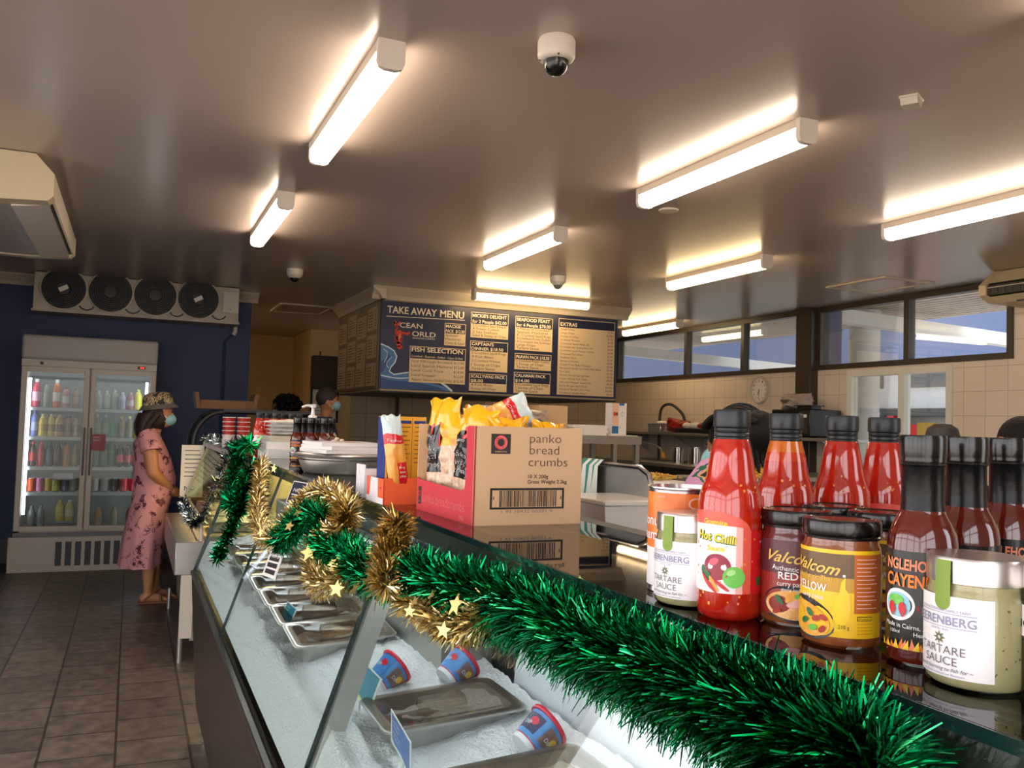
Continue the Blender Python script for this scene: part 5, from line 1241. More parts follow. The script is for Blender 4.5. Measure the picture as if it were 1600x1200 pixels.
# red printed side with its cut-out
side = [(0, 0), (bd, 0), (bd, .062), (bd-.012, .058), (.06, .052), (.040, .056), (.036, .066), (.034, .085), (.034, bh-.012), (.03, bh), (0, bh)]
c.prism(side, 0, 0, tk, 'box_red')
c.build('box', BX)
pr = MB(); P = flat((0, -.0003, 0), (1, 0, 0), (0, 0, 1))
def fp(x, y): return ((x-805)/676*bw, (935-y)/632*bh)       # carton front seen in the enlarged photograph
def frect(x0, y0, x1, y1, m, d=0): a = fp(x0, y1); b = fp(x1, y0); pr.rect(P, a[0], b[0], a[1], b[1], m, d)
frect(903, 478, 1022, 350, 'box_black') if False else frect(903, 350, 1022, 478, 'box_black')
u, v = fp(962, 405); pr.ring(P, u, v, .0062, .0118, 'bag_red', .0003)
for q in range(3): pr.ring(P, u+.0009*math.cos(q*2.1), v+.0009*math.sin(q*2.1), .0082+q*.0011, .0086+q*.0011, 'box_pink', .0006)
u, v = fp(962, 469); pr.text(P, u, v, 'OBENTO', .0036, 'kraft', .0003, 'C', .0215)
for s_, x0, x1, y in (('panko', 1142, 1342, 402), ('bread', 1142, 1330, 478), ('crumbs', 1137, 1386, 556)):
    a = fp(x0, y); b = fp(x1, y); pr.text(P, a[0], a[1], s_, .0215, 'ink_brown', .0003, 'L', b[0]-a[0], offset=-.012)
for s_, x0, x1, y in (('10 X 200g', 1136, 1264, 634), ('Gross Weight 2.2kg', 1133, 1385, 668)):
    a = fp(x0, y); b = fp(x1, y); pr.text(P, a[0], a[1], s_, .0088, 'ink', .0003, 'L', b[0]-a[0], offset=.008)
for (x0, y0, x1, y1) in ((905, 697, 1370, 711), (905, 820, 1370, 833), (905, 697, 918, 833), (1357, 697, 1370, 833)): frect(x0, y0, x1, y1, 'ink')
rb = random.Random(7); x = 962
while x < 1316:
    wd = rb.choice((2.5, 3.5, 5, 7)); frect(x, 713, x+wd, 817, 'ink'); x += wd+rb.choice((2.5, 3.5, 5.5))
frect(924, 752, 930, 772, 'ink'); frect(1346, 752, 1352, 772, 'ink')
a = fp(976, 856); pr.text(P, a[0], a[1], '1 93 10432 00321 9', .0065, 'ink_grey', .0003, 'L', .0945)
pr.build('front_print', BX)
pr = MB(); P = flat((-.0003, bd, 0), (0, -1, 0), (0, 0, 1))
pr.rect(P, .010, .026, .012, .045, 'box_black', 0); pr.ring(P, .018, .032, .003, .0055, 'bag_red', .0003); pr.text(P, .018, .016, 'OBENTO', .003, 'box_pink', .0003, 'C', .012)
pr.text(P, .034, .018, 'panko breadcrumbs', .026, 'box_pink', .0003, 'L', .205, offset=-.02); pr.text(P, .215, .005, '200g', .0085, 'box_pink', .0003, 'L', .022)
pr.build('side_print', BX)
# flaps folded inside the rim
MB().box(bw-.006, bw-.004, .01, bd-.01, bh-.07, bh, 'kraft_dark').build('inner_flap', BX)
def panko(kind):
    def f(u, v, front):
        if kind == 'lab':
            if v > .78: return 'bag_yellow'
            if .12 < u < .62 and .34 < v < .78: return 'bag_black'
            if v > .56 and u > .5: return 'bag_amber' if (int(u*9)+int(v*14)) % 5 == 0 else 'bag_yellow'
            return 'crumb_pink' if noise.noise(Vector((u*5, v*7, 3))) > .15 else 'crumb'
        if v > .55: return 'bag_amber' if (int(u*10)+int(v*17)) % 6 == 0 else 'bag_yellow'
        return 'crumb_pink' if noise.noise(Vector((u*6, v*7, 5))) > .2 else 'crumb'
    return f
def bag(label, x, y, z, rz, kind, w, h, th, seed, lean=0, side=0, parent=BX, text=True, **kw):
    m_, q = pillow(w, h, th, panko(kind), seed, **kw)
    if kind == 'lab' and text:
        P = lambda u, v, d=0: Vector(q(min(1, max(0, .12+u)), v, -1)) + Vector((0, -.0006-d, 0))
        m_.text(P, .03, .665, 'OBENTO', .03, 'paper', .0004, 'L', .22)
        for k, s_ in enumerate(('panko', 'bread', 'crumbs')): m_.text(P, .04, .53-k*.075, s_, .07, 'paper', .0006, 'L', .34 if k < 2 else .42, offset=-.02)
        m_.ring(P, .24, .745, .02, .055, 'bag_red', .0006)
        m_.rect(P, .44, .50, .56, .775, 'bag_red', .0008, 4)
    o = m_.build('crumb_bag', None, 60); c_, s_ = math.cos(BX.rotation_euler.z), math.sin(BX.rotation_euler.z)
    o.location = (BX.location.x + x*c_-y*s_, BX.location.y+x*s_+y*c_, ZT+z); o.rotation_euler = (lean, side, BX.rotation_euler.z+rz)
    return tag(o, label, 'bag', 'bread crumb bags in the carton')
# the bags face out of the cut-out side (local -X of the carton): their front turned to -X
bag('panko bag with black label leaning out at the far end of the carton', .036, .205, .006, -PI/2+.25, 'lab', .12, .205, .045, 1.0, 0, -.08)
bag('panko bag with black label and yellow twisted head in the cut-out', .040, .098, .006, -PI/2+.3, 'lab', .12, .188, .045, 6.3, 0, .10)
bag('clear panko bag with tall yellow head between the two black labels', .062, .150, .008, -PI/2+.1, 'plain', .095, .19, .05, 9.1, 0, .0)
bag('yellow topped panko bag standing just inside the carton front', .075, .045, .006, .1, 'plain', .10, .172, .05, 12.7, .05, 0)
bag('yellow topped panko bag at the middle of the carton', .115, .13, .006, -PI/2, 'plain', .12, .168, .05, 3.9, 0, 0)
bag('yellow topped panko bag at the right of the carton front', .15, .055, .006, .2, 'plain', .09, .166, .05, 15.2, .04, .05)
bag('yellow topped panko bag at the back right of the carton', .155, .185, .006, -PI/2+.2, 'plain', .12, .170, .045, 21.4, 0, 0)
bag('yellow topped panko bag lying along the carton back', .10, .235, .006, .1, 'plain', .12, .176, .04, 27.4, 0, 0)
# tempura pouch with white head and red band lying over the bags
def pouch(u, v, front):
    if v > .72: return 'bag_ice'
    if v > .60: return 'bag_red'
    if v < .32 and u > .5: return 'bag_red'
    return 'batter'
m_, q = pillow(.062, .125, .025, pouch, 33.0, pinch=.1, crump=.25)
P = lambda u, v, d=0: Vector(q(min(1, max(0, u)), v, -1)) + Vector((0, -.0006-d, 0))
m_.text(P, .5, .625, 'Crackers', .055, 'paper', .0006, 'C', .7, shear=.3)
o = m_.build('snack_pouch', None, 60); o.location = (.575, 1.50, ZT+.150); o.rotation_euler = (-.3, 1.12, -.2)
tag(o, 'snack pouch with white head and red band lying on the panko bags', 'pouch')

# ---- tray box of batter mix left of it
mat('carton_orange', (240, 96, 52), .5); mat('carton_white', (236, 228, 230), .5); mat('carton_blue', (46, 116, 176), .5); mat('carton_yellow', (238, 172, 48), .5); mat('carton_navy', (34, 52, 130), .45)
DB = thing('display_carton', 'open white and orange display carton beside the panko carton', 'carton', (.462, 1.70, ZT), .03)
c = MB(); w2, d2 = .13, .12
c.box(0, .002, 0, d2, 0, .05, 'carton_orange').box(0, w2, 0, .002, 0, .052, 'carton_orange').box(w2-.002, w2, .002, d2, 0, .12, 'kraft_dark').box(0, w2, d2-.002, d2, 0, .05, 'carton_white').box(.002, w2-.002, .002, d2-.002, 0, .002, 'kraft_dark')
c.prism([(0, .05), (d2, .05), (d2*.9, .085), (d2*.6, .07), (d2*.4, .055)], 0, 0, .002, 'kraft_dark') if False else None
c.build('box', DB)
p_ = MB(); P = flat((-.0004, d2, 0), (0, -1, 0), (0, 0, 1)); p_.fan(P, [(.02, 0), (.085, 0), (.08, .05), (.03, .05)], 'carton_white', 0).rect(P, 0, .12, 0, .012, 'carton_white', .0002); p_.rect(P, .1, .106, .03, .033, 'ink', .0004)
p_.build('print', DB)
MB().prism([(w2-.03, .052), (w2-.002, .052), (w2-.002, .13)], 1, .03, .032, 'kraft').build('torn_flap', DB)
T2 = thing('batter_mix_carton', 'tall yellow batter mix carton with dark blue edge', 'carton', (.474, 1.735, ZT+.003), .06)
b = MB().box(0, .085, 0, .055, 0, .172, 'carton_yellow', .001); b.box(-.0008, 0, .002, .053, .002, .17, 'carton_navy')
P = flat((0, -.0004, 0), (1, 0, 0), (0, 0, 1)); b.rect(P, 0, .014, .0, .172, 'carton_yellow', .0002).poly(P, [(.004, .1), (.018, .12), (.018, .172), (.004, .172)], 'carton_navy', .0004).poly(P, [(.004, .03), (.018, .03), (.018, .075), (.004, .09)], 'carton_navy', .0004).poly(P, [(0, 0), (.018, 0), (.018, .03), (.009, .045), (0, .03)], 'carton_white', .0006)
b.ring(P, .011, .145, .003, .0042, 'carton_white', .0008); b.text(P, .0075, .105, 'Mix', .01, 'carton_white', .0008, 'L', .02, rot=1.5)
for x0 in (.027, .058):
    b.rect(P, x0, x0+.025, .158, .164, 'carton_navy', .0004)
    for k in range(9): b.rect(P, x0+.002, x0+.023-(k % 3)*.003, .150-k*.009, .1515-k*.009, 'lbl_brown', .0004)
b.rect(P, .054, .0548, .02, .17, 'lbl_brown', .0004); b.build('box', T2)
m_, q = pillow(.040, .145, .026, pouch, 41.0, pinch=.05, crump=.2); P = lambda u, v, d=0: Vector(q(min(1, max(0, u)), v, -1)) + Vector((0, -.0006-d, 0))
m_.text(P, .5, .63, 'Tasker', .05, 'paper', .0006, 'C', .75, shear=.3); m_.ring(P, .5, .86, .12, .15, 'ink_grey', .0004) if False else None
for k in range(3): m_.text(P, .72, .25-k*.06, ('Fry', 'Batter', 'Mix')[k], .045, 'paper', .0006, 'C', .3)
o = m_.build('batter_pouch', None, 60); o.location = (.496, 1.706, ZT+.034); o.rotation_euler = (.0, -.16, -.1)
tag(o, 'batter mix pouch with white head leaning on the yellow carton', 'pouch')
q2 = thing('leaflet_holder', 'small white and blue leaflet box at the glass edge by the display carton', 'box', (.464, 1.86, ZT), .08)
b = MB().box(0, .075, 0, .002, 0, .048, 'carton_blue').box(0, .002, .002, .06, 0, .07, 'carton_white').box(.002, .075, .058, .06, 0, .06, 'carton_blue').box(.002, .075, .002, .058, 0, .002, 'kraft').box(.073, .075, .002, .058, 0, .05, 'kraft')
b.prism([(.03, .045), (.073, .045), (.073, .09), (.05, .075)], 1, .02, .022, 'kraft'); P = flat((0, -.0004, 0), (1, 0, 0), (0, 0, 1)); b.rect(P, 0, .026, 0, .062, 'carton_white', 0); b.text(P, .034, .018, 'chicgo', .009, 'carton_white', .0004, 'L', .025)
b.build('box', q2)
# ---------------------------------------------------------------- far end of the glass top
t = thing('steel_dish', 'wide round steel dish on the far glass top under the magazines', 'dish', (.612, 2.72, ZT))
dish = [(.001, .001), (.118, 0), (.126, .006), (.138, .034), (.140, .047), (.1495, .0485), (.151, .051), (.149, .053), (.1385, .0515), (.136, .04), (.124, .012), (.001, .010)]
MB().lathe(dish, 'steel', 56).build('bowl', t); MB().lathe([(.1395, .0405), (.1422, .043), (.1395, .0455)], 'chrome', 56, caps=False).build('rim_band', t)
t = thing('dish_cover', 'round steel lid closing the wide dish under the magazines', 'lid', (.612, 2.72, ZT+.0535)); MB().lathe([(.152, 0), (.156, .002), (.150, .006), (.12, .009), (.001, .009)], 'steel', 56).build('lid', t)
mat('mag_cover', (222, 214, 218), .35, var=(12, .9, (190, 150, 130))); mat('mag_food', (170, 96, 60), .4, var=(60, .9, (214, 170, 120)))
def magazine(label, x, y, z, rz, w, h, th, pic):
    t = thing('magazine', label, 'magazine', (x, y, z), rz, 'magazines on the steel dishes')
    MB().box(-w/2, w/2, -h/2, h/2, 0, th*.9, 'paper').build('pages', t); c = MB().box(-w/2, w/2+.001, -h/2-.001, h/2, th*.9, th, 'lbl_white'); P = flat((0, 0, th+.0003), (1, 0, 0), (0, 1, 0))
    c.disc(P, pic, -.01, .045, .03, 'mag_food', 0, 18, .3); c.text(P, -w*.42, h*.28, 'seafood', .03, 'violet_ink', .0003, 'L', w*.5); c.build('cover', t)
magazine('bottom magazine on the steel dish lid', .605, 2.71, ZT+.063, .18, .20, .22, .011, .02); magazine('middle magazine on the steel dish stack', .61, 2.705, ZT+.0742, .28, .20, .2, .011, -.02); magazine('open top magazine with food picture on the steel dish stack', .60, 2.71, ZT+.0854, .1, .19, .21, .01, .03)
for i, (px, k) in enumerate(((464, 3.33), (485, 3.33), (506, 3.33), (475, 3.40), (496, 3.40), (517, 3.40))):
    src = [o for o in COL.objects if o.name.startswith('cayenne_sauce_bottle') and o.parent is None][0]
    x, y, z = spot(px, 690, k)
    c = dup(src, 'black necked sauce bottle, %s in the %s row behind the steel dishes' % (('first', 'second', 'third')[i % 3], ('front', 'back')[i//3]), (x, y, ZT), faceto(x, y)+.3*i); c['group'] = 'dark sauce bottles behind the dishes'
x, y, z = spot(487, 690, 3.62); t = thing('pump_bottle', 'white pump dispenser bottle behind the black necked sauce bottles', 'bottle', (x, y, ZT), .2)
MB().lathe([(.001, 0), (.03, 0), (.032, .004), (.032, .12), (.028, .14), (.014, .15), (.014, .16)], 'white', 28).build('bottle', t)
MB().lathe([(.017, .158), (.018, .162), (.018, .175), (.008, .18), (.006, .2), (.006, .208), (.012, .210), (.014, .222), (.001, .224)], 'white', 20).tube([(0, 0, .216), (-.03, -.004, .217), (-.048, -.006, .21)], .005, 'white', 8).build('pump', t)
x, y, z = spot(528, 690, 3.12); t = thing('garlic_jar', 'small jar with white contents beside the dark sauce bottles', 'jar', (x, y, ZT))
MB().lathe([(.001, 0), (.026, 0), (.028, .004), (.028, .055), (.024, .064)], 'jar_glass', 28, caps=False).build('jar', t); g = MB()
for q in range(20): g.ball((.016*math.cos(q*2.4), .016*math.sin(q*2.4), .008+.0045*q), (.009, .009, .008), 'garlic', 8, 6)
g.build('garlic_cloves', t)
# white cartons and folded paper
def pbox(name, label, cat, x0, x1, y0, y1, z0, z1, m, rz=0, group=None):
    o = MB().box(-(x1-x0)/2, (x1-x0)/2, -(y1-y0)/2, (y1-y0)/2, 0, z1-z0, m, .001).build(name); o.location = ((x0+x1)/2, (y0+y1)/2, z0); o.rotation_euler = (0, 0, rz)
    return tag(o, label, cat, group)
o = pbox('white_carton', 'bottom white carton of the pile by the dark sauce bottles', 'carton', .50, .69, 3.62, 3.86, ZT, ZT+.038, 'white', .03, 'white cartons')
o = pbox('white_carton', 'second white carton of the pile by the dark sauce bottles', 'carton', .505, .685, 3.63, 3.86, ZT+.038, ZT+.066, 'white', -.04, 'white cartons')
o = pbox('white_carton', 'top grey sided carton of the pile under the folded papers', 'carton', .51, .68, 3.64, 3.85, ZT+.066, ZT+.09, 'off_white', .05, 'white cartons')
for k in range(4):
    m_, q = pillow(.18-.01*k, .2, .018, lambda u, v, f: 'paper', 50+k*3, 12, 12, crump=.6, pinch=0); o = m_.build('folded_paper', None, 60)
    o.location = (.60+.004*k, 3.66, ZT+.099+k*.0155); o.rotation_euler = (-PI/2, 0, .1*k-.1); tag(o, 'folded white wrapping paper, %s of the pile on the cartons' % ('bottom sheet', 'second', 'third', 'top bundle')[k], 'paper', 'folded papers')
src = [o for o in COL.objects if o.name.startswith('chilli_sauce_bottle') and o.parent is None]
for i, (px, k, s_) in enumerate(((404, 3.98, 0), (417, 4.05, 2), (429, 3.99, 1), (442, 4.06, 3), (454, 4.0, 1), (466, 4.07, 0))):
    x, y, z = spot(px, 680, k); c = dup(src[s_], 'far chilli sauce bottle, %s from the left of the row behind the folded papers' % ORD[i], (x, y, ZT), faceto(x, y)+.9+.4*i); c['group'] = 'far chilli sauce bottles'
mat('tub_red', (176, 44, 36), .4); mat('tub_clear', (224, 214, 208), .35)
for col, px in enumerate((357, 380)):
    for k in range(7):
        x, y, z = spot(px, 680, 5.32); z = 1.226+k*.0265; t = thing('sauce_tub', '%s sauce tub, %s from the bottom of the %s stack on the hot case' % ('white' if k < 3 else 'red', ORD[k] if k else 'lowest', DN[col]), 'tub', (x, y, z), 0, 'stacked sauce tubs')
        MB().lathe([(.001, 0), (.033, 0), (.037, .0215)], 'tub_clear' if k < 3 else 'tub_red', 20).build('tub', t); MB().lathe([(.0385, .0212), (.0395, .0225), (.0385, .0262), (.001, .0264)], 'tub_clear', 20).build('lid', t)

# ---------------------------------------------------------------- bulkhead and take away menu
mat('board_text', (240, 226, 196), .5); mat('card_tan', (226, 200, 160), .5); mat('wave_blue', (70, 120, 176), .4); mat('wave_dark', (40, 78, 130), .4); mat('wave_pale', (206, 226, 240), .4); mat('lobster', (216, 66, 40), .45); mat('lobster_light', (236, 140, 60), .45)
mat('menu_brown', (104, 80, 56), .5, var=(3, .6, (80, 60, 44))); mat('sheet_tan_dim', (170, 142, 108), .5)  # side board and sheets darkened, dimness of that face put into the colour
MY = 8.1
struct(MB().box(2.14, 4.68, 8.13, 9.92, 1.70, CZ, 'cream_wall').box(2.13, 4.69, 8.12, 9.93, 1.685, 1.70, 'black'), 'wall_bulkhead')
cor = [(0, CZ), (.12, CZ), (.13, CZ-.02), (.06, CZ-.08), (.04, CZ-.12), (0, CZ-.12)]
struct(MB().prism([(8.13-a, z) for a, z in cor], 0, 2.02, 4.80, 'trim_cream'), 'trim_6'); struct(MB().prism([(2.14-a, z) for a, z in cor], 1, 8.01, 9.92, 'trim_cream'), 'trim_7')
B = thing('menu_board', 'dark blue take away menu board hanging under the ceiling', 'menu board', (2.12, MY, 1.717))
MB().box(0, 2.56, 0, .028, 0, .835, 'navy_board').build('panel', B)
def mp(x, y): p = oY(580+x/4, 440+y/4, MY); return (p.x-2.12, p.z-1.717)
P = flat((0, -.0008, 0), (1, 0, 0), (0, 0, 1))
def line(mb, x0, y0, x1, y1, s_, size, m, d=.001, **kw):
    a = mp(x0, y0); b = mp(x1, y1); return mb.text(P, a[0], a[1], s_, size, m, d, 'L', abs(b[0]-a[0]), **kw)
# waves
w_ = MB()
def cl(x, y): a = mp(x, y); return (max(.004, a[0]), max(.004, a[1]))
w_.poly(P, [cl(*p) for p in ((60, 388), (100, 405), (140, 430), (160, 465), (150, 500), (125, 530), (115, 560), (140, 580), (200, 572), (245, 568), (245, 600), (400, 640), (450, 655), (505, 690), (505, 700), (60, 680))], 'wave_blue', 0)
w_.poly(P, [cl(*p) for p in ((60, 600), (110, 612), (180, 620), (300, 632), (420, 660), (470, 690), (470, 700), (60, 680))], 'wave_dark', .0004)
w_.poly(P, [cl(*p) for p in ((60, 500), (90, 480), (110, 450), (120, 470), (95, 520), (75, 560), (60, 570))], 'wave_dark', .0004)
for pts, ww in ((((60, 388), (105, 408), (142, 432), (160, 468), (148, 505), (122, 535), (114, 562), (142, 580), (200, 572), (245, 566)), .012), (((60, 585), (120, 598), (180, 605), (245, 600)), .010), (((430, 628), (470, 655), (505, 690)), .02), (((75, 420), (100, 440), (98, 470), (80, 505)), .006), (((110, 540), (95, 520), (100, 500), (130, 470)), .005)):
    w_.stroke(P, [cl(*p) for p in pts], ww, 'wave_pale', .0008)
w_.build('wave_print', B)
l = MB(); line(l, 100, 193, 410, 218, 'TAKE AWAY', .095, 'board_text', offset=.02); line(l, 430, 220, 580, 230, 'MENU', .095, 'board_text', offset=.02); a = mp(95, 215); b = mp(585, 242); l.stroke(P, [a, b], .006, 'board_text'); l.build('title', B)
l = MB(); line(l, 178, 285, 320, 290, 'CEAN', .068, 'board_text', offset=.006); line(l, 255, 340, 402, 346, 'ORLD', .068, 'board_text', offset=.006); line(l, 258, 356, 400, 360, 'SEAFOOD MARKET', .02, 'board_text')
def ell(mb, x, y, rx, ry, m, rot=0, d=.001): a = mp(x, y); mb.disc(P, a[0], a[1], rx*.00172, ry*.00172, m, d, 18, rot)
for x, y, rx, ry, ro in ((172, 335, 16, 30, -.25), (168, 365, 13, 24, .1), (170, 392, 12, 16, .3), (180, 410, 16, 10, .3), (158, 300, 6, 22, -.2), (205, 322, 20, 6, -.2), (230, 325, 14, 8, .6), (152, 270, 6, 22, .5), (172, 265, 6, 18, -.6), (148, 255, 10, 8, 0)): ell(l, x, y, rx, ry, 'lobster', ro)
ell(l, 176, 345, 6, 18, 'lobster_light', -.3, .0016)
for k in range(4): l.stroke(P, [mp(168, 330+k*14), mp(145-k*2, 325+k*17)], .006, 'lobster', .001); l.stroke(P, [mp(180, 330+k*12), mp(203-k*3, 338+k*14)], .006, 'lobster', .001)
l.build('logo', B)
def card(x0, y0, x1, y1, yh, head, items, hs, bs, prices=None, hcol='navy', sub=None):
    a = mp(x0, y0); b = mp(x1, y1); h_ = mp(x0, yh)[1]; c = MB()
    c.box(a[0]-.006, b[0]+.006, -.006, -.0005, b[1]-.006, a[1]+.006, 'card_tan').box(a[0], b[0], -.0068, -.006, h_, a[1], hcol).box(a[0]-.001, b[0]+.001, -.0064, -.006, b[1], h_, 'card_tan')
    Q = flat((0, -.0072, 0), (1, 0, 0), (0, 0, 1)); W_ = b[0]-a[0]; n = len(head)+(1 if sub else 0)
    for k, s_ in enumerate(head):
        v = a[1]-(a[1]-h_)*(k+.82)/n; c.text(Q, a[0]+.02*W_, v, s_, hs, 'board_text', .0004, 'L', min(W_*.94, hs*.62*len(s_)), offset=.02)
    if sub: c.text(Q, a[0]+.02*W_, h_+.012, sub, hs*.5, 'board_text', .0004, 'L', W_*.93)
    m_ = len(items)
    for k, s_ in enumerate(items):
        v = h_-(h_-b[1])*(k+.78)/m_; c.text(Q, a[0]+.03*W_, v, s_, bs, 'ink_brown', .0004, 'L', min(W_*(.74 if prices else .93), bs*.56*len(s_)))
        if prices: c.text(Q, b[0]-.02*W_, v, prices[k], bs, 'ink_brown', .0004, 'R', bs*.5*len(prices[k]))
    return c.build('menu_card', B)
card(245, 405, 580, 640, 478, ['FISH SELECTION'], ['Local Wild Caught Barramundi', 'Local Spanish Mackerel', 'Local Coral Trout', 'Local Snapper', 'Atlantic Salmon (Grilled Only)'], .06, .034, ['$12.90', '$12.00', '$14.00', '$12.00', '$13.00'], sub='Crumbed - Battered - Grilled - Cajun Grilled')
card(463, 262, 583, 402, 322, ['MACKIE', 'PACK  $12.50'], ['Spanish', 'Mackerel,', 'Chips & Salad'], .042, .032)
card(628, 192, 850, 360, 262, ["MICKIE'S DELIGHT", 'for 2 People $42.00'], ['2 Crumbed Barramundi', '4 Prawn Cutlets', '2 Sea Scallops', 'Salad & Scoop of Chips'], .046, .034)
card(622, 372, 845, 566, 430, ["CAPTAIN'S", 'DINNER $18.50'], ['3 Crumbed Squid Rings', '4 Fish Bites', '2 Crumbed Prawns', '1 Scoop of Chips', 'Tartare Sauce'], .042, .034)
card(617, 576, 840, 688, 632, ['SCALLYWAG PACK', '$8.00'], ['4 Fish Bites', 'Scoop of Chips'], .042, .034)
card(905, 218, 1125, 438, 284, ['SEAFOOD FEAST', 'for 4 People $70.00'], ['4 Pieces of Crumbed', '  Spanish Mackerel', '8   Crumbed Squid Rings', '4 Crumbed Prawn Cutlets', '4 Crumbed Sea Scallops', 'Large Chips', 'Tartare Sauce'], .046, .034)
card(900, 450, 1118, 556, 484, ['PRAWN PACK $18.50'], ['5 Crumbed Prawn Cutlets', '1 Scoop of Chips', 'Tartare Sauce'], .044, .034)
card(895, 568, 1112, 703, 632, ['CALAMARI PACK', '$14.00'], ['10 Crumbed Squid Rings', '1 Scoop of Chips', 'Tartare Sauce'], .042, .034)
EX = ['Small Chips', 'Large Chips', 'Potato Scallop', 'Crumbed Mussels', 'Crumbed Squid Rings (4)', 'Crumbed Sea Scallop Roe On', 'Crumbed Local Prawn Cutlets', 'Crumbed Fish Bites', 'Seafood Stick', 'Battered Potato', 'Crispy Fried Baby Octopus', 'Battered Garlic or Chilli Fish Bites', 'Dim Sims', 'Ocean World Spring Rolls', 'Ocean World Fish Cakes', 'Salt and Pepper Squid (4)', 'Barra Burger and Chips', 'Mackerel Burger and Chips', 'Garden or Greek Salad']
PRX = ['$5.00', '$10.00', '$1.80', '$2.00', '$6.00', '$3.00', '$3.00', '$1.80', '$2.00', '$3.00', '$2.00', '$2.00', '$1.20', '$3.00', '$6.00', '$6.00', '$14.00', '$14.00', '$6.00']
card(1175, 232, 1508, 718, 284, ['EXTRAS'], EX, .052, .026, PRX)
# menu sheets on the side of the bulkhead
S = thing('side_menu_board', 'brown menu board with printed sheets on the bulkhead side', 'menu board', (2.13, 9.88, 1.717))
MB().box(-.028, 0, -1.75, 0, 0, .835, 'menu_brown').build('panel', S)
for i in range(4):
    for j in range(3):
        x0 = -1.70+.43*i; z0 = .03+.27*j-.05*(i % 2)*(j > 0); c = MB().box(-.031, -.028, x0, x0+.36, z0, z0+.22, 'sheet_tan_dim'); Q = flat((-.0315, x0+.36, z0), (0, -1, 0), (0, 0, 1))
        for k in range(6): c.rect(Q, .03, .2+.02*(k*i % 5), .03+.028*k, .04+.028*k, 'ink_brown', 0); c.rect(Q, .29, .33, .03+.028*k, .04+.028*k, 'ink_brown', 0)
        c.text(Q, .03, .197, 'FRESH', .02, 'ink_brown', .0002); c.build('menu_sheet', S)

# ---------------------------------------------------------------- passage and kitchen walls
t = thing('switch_cabinet', 'dark metal cabinet on the cream wall left of the menu', 'cabinet', (2.30, 12.42, 1.84))
MB().box(0, .42, 0, .17, 0, .46, 'dark_grey', .006).build('body', t); MB().box(.02, .4, -.012, 0, .02, .44, 'steel_dark').box(.08, .1, -.02, -.012, .44, .52, 'dark_grey').build('door', t)
t = thing('noticeboard', 'black framed white noticeboard behind the man in the blue shirt', 'noticeboard', (2.305, 12.56, 1.36)); f = MB()
for a in ((0, .4, 0, .03), (0, .4, .47, .5), (0, .03, .03, .47), (.37, .4, .03, .47)): f.box(a[0], a[1], 0, .03, a[2], a[3], 'black')
f.build('frame', t); b = MB().box(.03, .37, .012, .03, .03, .47, 'paper'); Q = flat((.03, .0115, .03), (1, 0, 0), (0, 0, 1))
for k in range(6): b.rect(Q, .05, .25-.02*(k % 3), .08+k*.05, .088+k*.05, 'ink_grey', 0)
b.build('board', t)
tag(MB().box(2.42, 2.56, 12.555, 12.572, 1.62, 1.78, 'mid_grey', .003).build('door_sign'), 'small grey sign on the cream cold room door', 'sign')
mat('strip_brown', (74, 62, 54), .5)
s = MB()
for x in (3.1, 3.95, 4.8): s.box(x-.02, x+.02, 10.88, 10.9, .9, 1.75, 'strip_brown')
struct(s, 'trim_8')
# long bench along the kitchen back wall
t = thing('kitchen_bench', 'steel bench with dark cupboards along the tiled back wall', 'bench', (0, 0, 0))
MB().box(2.52, 5.3, 10.2, 10.88, .86, .9, 'steel_dull', .004).build('worktop', t)
for k in range(4): MB().box(2.55+k*.69, 3.21+k*.69, 10.26, 10.86, .02, .86, 'steel_dark', .004).build('cupboard', t)
t = thing('steel_shelf_unit', 'steel shelf on legs across the kitchen below the menu board', 'shelf', (0, 0, 0)); X0, X1, Y0, Y1, SZ = 2.1, 4.02, 6.5, 6.95, 1.345
MB().box(X0, X1, Y0, Y1, SZ-.012, SZ, 'steel_dull').box(X0, X1, Y0, Y0+.02, SZ-.07, SZ-.012, 'steel_dull').box(X0, X1, Y1-.02, Y1, SZ-.07, SZ-.012, 'steel_dull').build('shelf_top', t)
for x in (X0+.03, (X0+X1)/2-.1, X1-.25, X1-.03):
    for y in (Y0+.03, Y1-.03): MB().box(x-.018, x+.018, y-.018, y+.018, 0, SZ-.012, 'steel_dull').build('leg', t)
MB().box(X0, X1, Y0, Y1, .88, .9, 'steel_dull').build('lower_shelf', t)
t = thing('wall_shelf', 'long steel wall shelf on the right tiled wall', 'shelf', (0, 0, 0)); WZ = 1.375
MB().box(5.85, 6.29, 6.2, 10.1, WZ-.03, WZ, 'steel_dull', .003).build('board', t)
for y in (6.4, 7.6, 8.8, 10.0): MB().prism([(5.9, WZ-.03), (6.29, WZ-.03), (6.29, WZ-.25)], 1, y-.01, y+.01, 'steel_dull').build('bracket', t)
t = thing('side_bench', 'dark steel bench under the right wall shelf', 'bench', (0, 0, 0))
MB().box(5.5, 6.28, 6.1, 10.1, .99, 1.03, 'steel_dull', .004).build('worktop', t)
for k in range(5): MB().box(5.54, 6.26, 6.14+k*.79, 6.9+k*.79, .02, .99, 'steel_dark', .004).build('cupboard', t)
